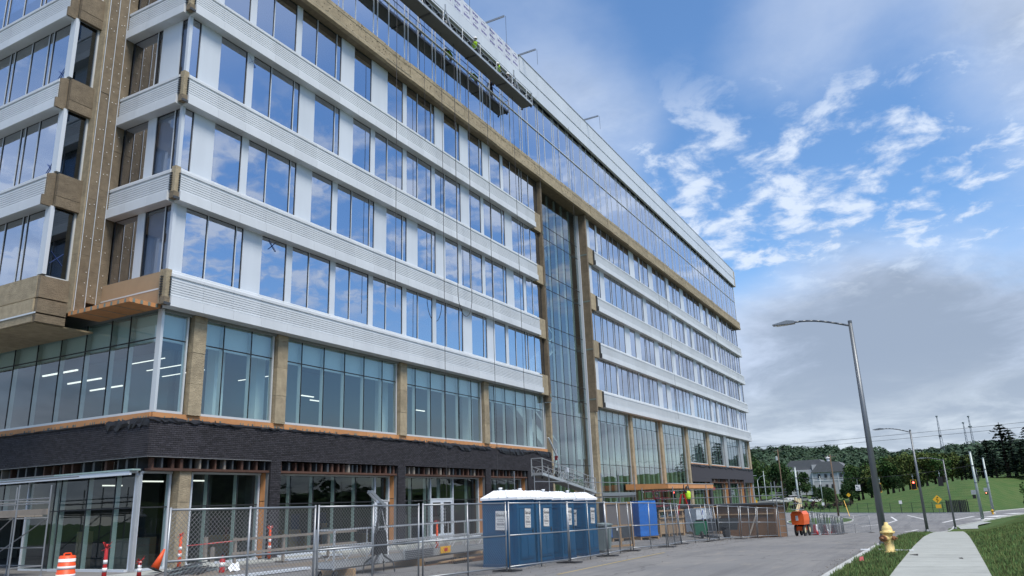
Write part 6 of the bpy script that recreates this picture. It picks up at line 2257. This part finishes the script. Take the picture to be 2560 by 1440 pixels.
CW = mat('car_white', (.7, .71, .72), .25, var=.02); CD = mat('car_dark', (.03, .035, .05), .25, var=.02); CS = mat('car_silver', (.35, .38, .38), .25, .4, var=.02)
for x, y, rz, c, l, s in ((262, 52.5, 2.6, CD, 'dark car at the left end of the far car park', False), (262, 48.6, 2.4, CW, 'white car left of the boom lift basket', True), (256, 45.5, 2.9, CW, 'low white car partly hidden by the enclosure deck', False),
                          (264, 44.2, 2.5, CW, 'white car directly left of the pale pole', True), (262, 40.6, 2.7, CS, 'silver car right of the pale pole', False), (266, 37.4, 2.6, CW, 'white car farthest right on the car park', True)):
    car(x, y, rz, c, l, s)

# ------------------------------------------------ grey house on the slope
t = thing('grey_house', 'large grey gabled building with white trim among the trees', 'building', (300, 36, 4))
SID = mat('grey_siding', (.46, .47, .48), .8, var=.08, stretch=(1, 1, 12)); ROOF = mat('slate_roof', (.13, .135, .145), .8, var=.15); TRIM = mat('house_trim', (.62, .63, .63), .6)
MB().box(300, 314, 29.6, 42, 1, 8.6).build('wall', SID, t)
MB().box(300.5, 313, 41.98, 52, 1, 9.8).build('wall', SID, t)
MB().prism([(29.0, 8.6), (32.6, 12.0), (39, 12.4), (42.3, 8.6)], 'x', 299.4, 314.5).build('roof', ROOF, t)
MB().prism([(36, 9.9), (39.0, 13.2), (49.0, 13.2), (52.6, 9.9)], 'x', 301, 313.5).build('roof', ROOF, t)
U('gable_band', SID, t, 300.2, 300.9, 36.4, 41.8, 9.5, 11.4)
for z in (5.6, 8.5):
    U('trim_band', TRIM, t, 299.9, 299.98, 29.5, 42, z, z + .3)
for y in (29.6, 33.2, 41.7):
    U('corner_board', TRIM, t, 299.86, 299.895, y, y + .35, 1, 8.4)
for y in (30.6, 31.9, 35.0, 37.0, 39.2):
    for z in (3.0, 6.6):
        f = MB().box(299.80, 299.86, y, y + .9, z, z + 1.4).build('window', mat('house_window', (.03, .035, .04), .15), t)
        U('sill', TRIM, f, 299.76, 299.795, y - .1, y + 1.0, z - .15, z - .02)
MB().lathe([(.5, 0), (.5, 1.0), (.9, 1.1), (.0, 1.9)], 10, (303, 36.3, 12.4)).build('cupola', TRIM, t)

# ------------------------------------------------ trees
def leaf_mat(name, col, isl=.4, hue=.05):
    m = mat(name, col, .8, var=.3, scale=.25, island=isl, hue=hue, rnd=.24, spec=.2)
    return m


LF = [leaf_mat('leaf_mid_green', (.045, .085, .022)), leaf_mat('leaf_dark_green', (.028, .060, .018)), leaf_mat('leaf_yellow_green', (.085, .115, .03))]
PINE = leaf_mat('pine_needles', (.012, .028, .016), .35, .03)
BARK = mat('bark', (.06, .045, .035), .95, var=.3)


def crown(seed, rx, rz, n, leaf, lobes=9, m=None, flat=1.0):
    r = random.Random(seed)
    L_ = []
    for k in range(lobes):
        a = r.uniform(0, 6.28); q = r.random() ** .5 * .62
        z = r.uniform(-.55, .62)
        q *= 1 - .35 * max(0, z)
        L_.append((q * math.cos(a) * rx, q * math.sin(a) * rx, z * rz, r.uniform(.24, .46)))
    m_ = MB()
    for k in range(n):
        lx, ly, lz, s = L_[k % lobes]
        u = r.uniform(-1, 1); a = r.uniform(0, 6.28); q = math.sqrt(1 - u * u); rr_ = r.random() ** .35
        c = Vector((lx + rx * s * q * math.cos(a) * rr_, ly + rx * s * q * math.sin(a) * rr_, lz + rz * s * u * rr_))
        d = Vector((r.gauss(0, 1), r.gauss(0, 1), r.gauss(0, .8))).normalized(); e = d.orthogonal().normalized()
        e.rotate(Matrix.Rotation(r.uniform(0, 6.28), 3, d)); g_ = d.cross(e)
        w = leaf * r.uniform(.6, 1.4)
        i = len(m_.v)
        m_.v += [tuple(c - e * w), tuple(c - g_ * w * .55), tuple(c + e * w), tuple(c + g_ * w * .55)]
        m_.f.append((i, i + 1, i + 2, i + 3)); m_.mi.append(0)
    return m_.mesh('crown', m)


CROWNS = [crown(20 + k, (3.6, 2.7, 4.2, 3.2, 3.9, 3.0)[k], (4.0, 4.7, 3.4, 4.3, 3.7, 4.4)[k], 1900, .27, (13, 10, 15, 12, 14, 11)[k], LF[k % 3]) for k in range(6)]
TRUNK = MB()
TRUNK.lathe([(.32, 0), (.22, 1.2), (.16, 4.2)], 8)
for k in range(6):
    a = k * 1.05
    TRUNK.tube((0, 0, 2.0 + .3 * k), (1.5 * math.cos(a), 1.5 * math.sin(a), 4.4 + .35 * k), .10, 5, .03)
TRUNK_ME = TRUNK.mesh('trunk', BARK)


def tree(x, y, h, label, k=0, sx=1.0, group='trees behind the grass hill', zoff=0):
    t = thing('leafy_tree', label, 'tree', (x, y, H(x, y) - .2 + zoff), random.uniform(0, 6.28), group)
    s = h / 8.6
    t.scale = (s * sx, s * sx, s)
    o = bpy.data.objects.new('trunk', TRUNK_ME); COL.objects.link(o); o.parent = t
    o = bpy.data.objects.new('crown', CROWNS[k % 6]); COL.objects.link(o); o.parent = t; o.location = (0, 0, 4.7)
    return t


rt = random.Random(3)
spots = []
# (x, y, top z above camera datum, kind)
for x, y, zt, k in ((262, 58, 12.5, 1), (270, 55, 13.2, 0), (258, 52.5, 11.2, 3), (272, 50, 12.4, 4), (268, 46.5, 10.5, 1), (280, 46.6, 11.0, 0), (274, 43, 9.0, 4), (282, 42, 6.6, 3), (275, 38.5, 3.6, 1), (284, 36, 3.8, 4), (277, 33.5, 3.2, 0),
                    (286, 31, 3.6, 3), (278, 27.6, 7.0, 1), (284, 26.2, 10.6, 0), (274, 24.0, 9.2, 4), (282, 22.0, 11.6, 3), (272, 19.5, 10.4, 2), (280, 17.0, 12.4, 0), (270, 14.8, 11.4, 3), (278, 12.4, 13.2, 2), (268, 10.0, 12.6, 5), (276, 7.6, 13.9, 2),
                    (266, 5.2, 12.0, 5), (274, 3.0, 13.2, 2), (264, .6, 11.6, 3), (272, -1.6, 12.6, 5), (268, -4.0, 11.4, 2), (266, 27, 5.0, 4), (268, 20, 5.4, 1), (266, 13, 6.2, 4), (266, 7, 7.0, 1), (268, 1, 7.8, 3), (290, 61, 15, 1), (255, 33, 3.6, 4)):
    spots.append((x, y, zt, k))
spots.sort(key=lambda s: -s[1] / s[0])
for i, (x, y, zt, k) in enumerate(spots):
    tree(x, y, zt - H(x, y) + .4, 'leafy tree behind the far car park and hill, %s from the left' % ORD[i], k, rt.uniform(.9, 1.25))
tree(152, -11.4, 6.2, 'small leafy tree at the right edge near the junction', 0, .75, None)

# dark conifers on the right
def conifer_mesh(seed, h, r0, n):
    r = random.Random(seed); m_ = MB()
    tiers = int(h / .75)
    for q in range(tiers):
        z = h * (.10 + .88 * q / tiers)
        rad = r0 * (1 - (z / h) ** 1.3) * r.uniform(.75, 1.2) + .3
        nb = max(5, int(9 * (1 - z / h)) + 4)
        for b in range(nb):
            a = b * 6.283 / nb + r.uniform(-.4, .4); L_ = rad * r.uniform(.6, 1.15)
            for s in range(n):
                f = (s + r.random()) / n
                c = Vector((math.cos(a) * L_ * f, math.sin(a) * L_ * f, z + .35 * f * L_ * .3 - .10 * L_ * f * f + r.gauss(0, .12)))
                w = r.uniform(.22, .48)
                d = Vector((r.gauss(0, .5), r.gauss(0, .5), 1)).normalized(); e = d.orthogonal().normalized()
                e.rotate(Matrix.Rotation(r.uniform(0, 6.28), 3, d)); g_ = d.cross(e)
                i = len(m_.v)
                m_.v += [tuple(c - e * w), tuple(c - g_ * w * .5), tuple(c + e * w), tuple(c + g_ * w * .5)]
                m_.f.append((i, i + 1, i + 2, i + 3)); m_.mi.append(0)
    return m_.mesh('crown', PINE)


CON = [conifer_mesh(k, 12, 3.6, 7) for k in range(3)]
CT = MB().lathe([(.3, 0), (.2, 5), (.04, 11.8)], 8).mesh('trunk', BARK)
cs = ((266, -15.8, 14.2, 0), (270, -22.5, 13.6, 1), (276, -12, 10.6, 2), (268, -9.6, 9.0, 1), (274, -6.6, 8.2, 0), (264, -5.0, 6.6, 2), (278, -18.5, 13.0, 0), (262, -19.6, 9.8, 2), (266, -27.5, 13.6, 1), (280, -26, 15, 0), (260, -12.6, 7.4, 0))
cs = sorted(cs, key=lambda s: -s[1] / s[0])
for i, (x, y, h, k) in enumerate(cs):
    t = thing('conifer', 'dark conifer on the right skyline, %s from the left' % ORD[i], 'tree', (x, y, H(x, y) - .3), k * 1.3, 'dark conifers on the right')
    t.scale = (h / 12 * 1.75, h / 12 * 1.75, h / 12 * 1.12)
    o = bpy.data.objects.new('trunk', CT); COL.objects.link(o); o.parent = t
    o = bpy.data.objects.new('crown', CON[k]); COL.objects.link(o); o.parent = t

# shrubs along the car park edge
SHR = [crown(60 + k, .9, .7, 220, .16, 5, m) for k, m in enumerate((leaf_mat('shrub_green', (.03, .06, .02)), leaf_mat('shrub_purple', (.07, .035, .035)), leaf_mat('shrub_grey', (.09, .075, .06))))]
ss = [(236 + rt.uniform(-2, 2), 40.5 - k * .95, k) for k in range(18)]
for i, (x, y, k) in enumerate(ss):
    t = thing('shrub', 'low shrub in the bed below the car park, %s from the left' % ORD[i], 'shrub', (x, y, H(x, y)), k, 'shrubs below the car park')
    s = rt.uniform(.8, 1.5); t.scale = (s, s, s * rt.uniform(.8, 1.4))
    MB().tube((0, 0, 0), (0, 0, .6), .04).build('stem', BARK, t, local=True)
    o = bpy.data.objects.new('foliage', SHR[k % 3]); COL.objects.link(o); o.parent = t; o.location = (0, 0, .75)

# the wooded ridge far behind, and the wooded bank opposite that the glass reflects
def wood(name, label, pts, leaf, per, m):
    r = random.Random(9); m_ = MB()
    for x, y, z, rad in pts:
        for k in range(per):
            u = r.uniform(-.25, 1); a = r.uniform(0, 6.28); q = math.sqrt(max(0, 1 - u * u)); s = r.uniform(.8, 1.08)
            c = Vector((x + rad * q * math.cos(a) * s, y + rad * q * math.sin(a) * s, z + rad * .95 * u * s))
            d = Vector((q * math.cos(a), q * math.sin(a), u + .3)) + Vector((r.gauss(0, .5), r.gauss(0, .5), r.gauss(0, .5)))
            d.normalize(); e = d.orthogonal().normalized(); g_ = d.cross(e); w = leaf * r.uniform(.6, 1.4)
            i = len(m_.v)
            m_.v += [tuple(c - e * w - g_ * w * .6), tuple(c + e * w - g_ * w * .4), tuple(c + g_ * w)]
            m_.f.append((i, i + 1, i + 2)); m_.mi.append(0)
    return tag(m_.build(name, m), label, 'forest', kind='stuff')


pts = []
for k in range(1150):
    x = rt.uniform(400, 760); y = rt.uniform(-90, 230) * (x / 700 + .1)
    pts.append((x, y, H(x, y) + rt.uniform(1.5, 5.5), rt.uniform(2.2, 5.6)))
wood('wooded_ridge', 'far wooded hill behind the houses', pts, .95, 120, leaf_mat('forest_leaf', (.040, .070, .040), .25, .03))
pts = []
for k in range(210):
    x = rt.uniform(-60, 175); y = rt.uniform(-76, -40)
    pts.append((x, y, H(x, y) + rt.uniform(.5, 3.0 + (-y - 40) * .16), rt.uniform(1.8, 4.4)))
wood('wooded_bank', 'trees across the road that show only as reflections in the lower glass', pts, .7, 130, LF[1])
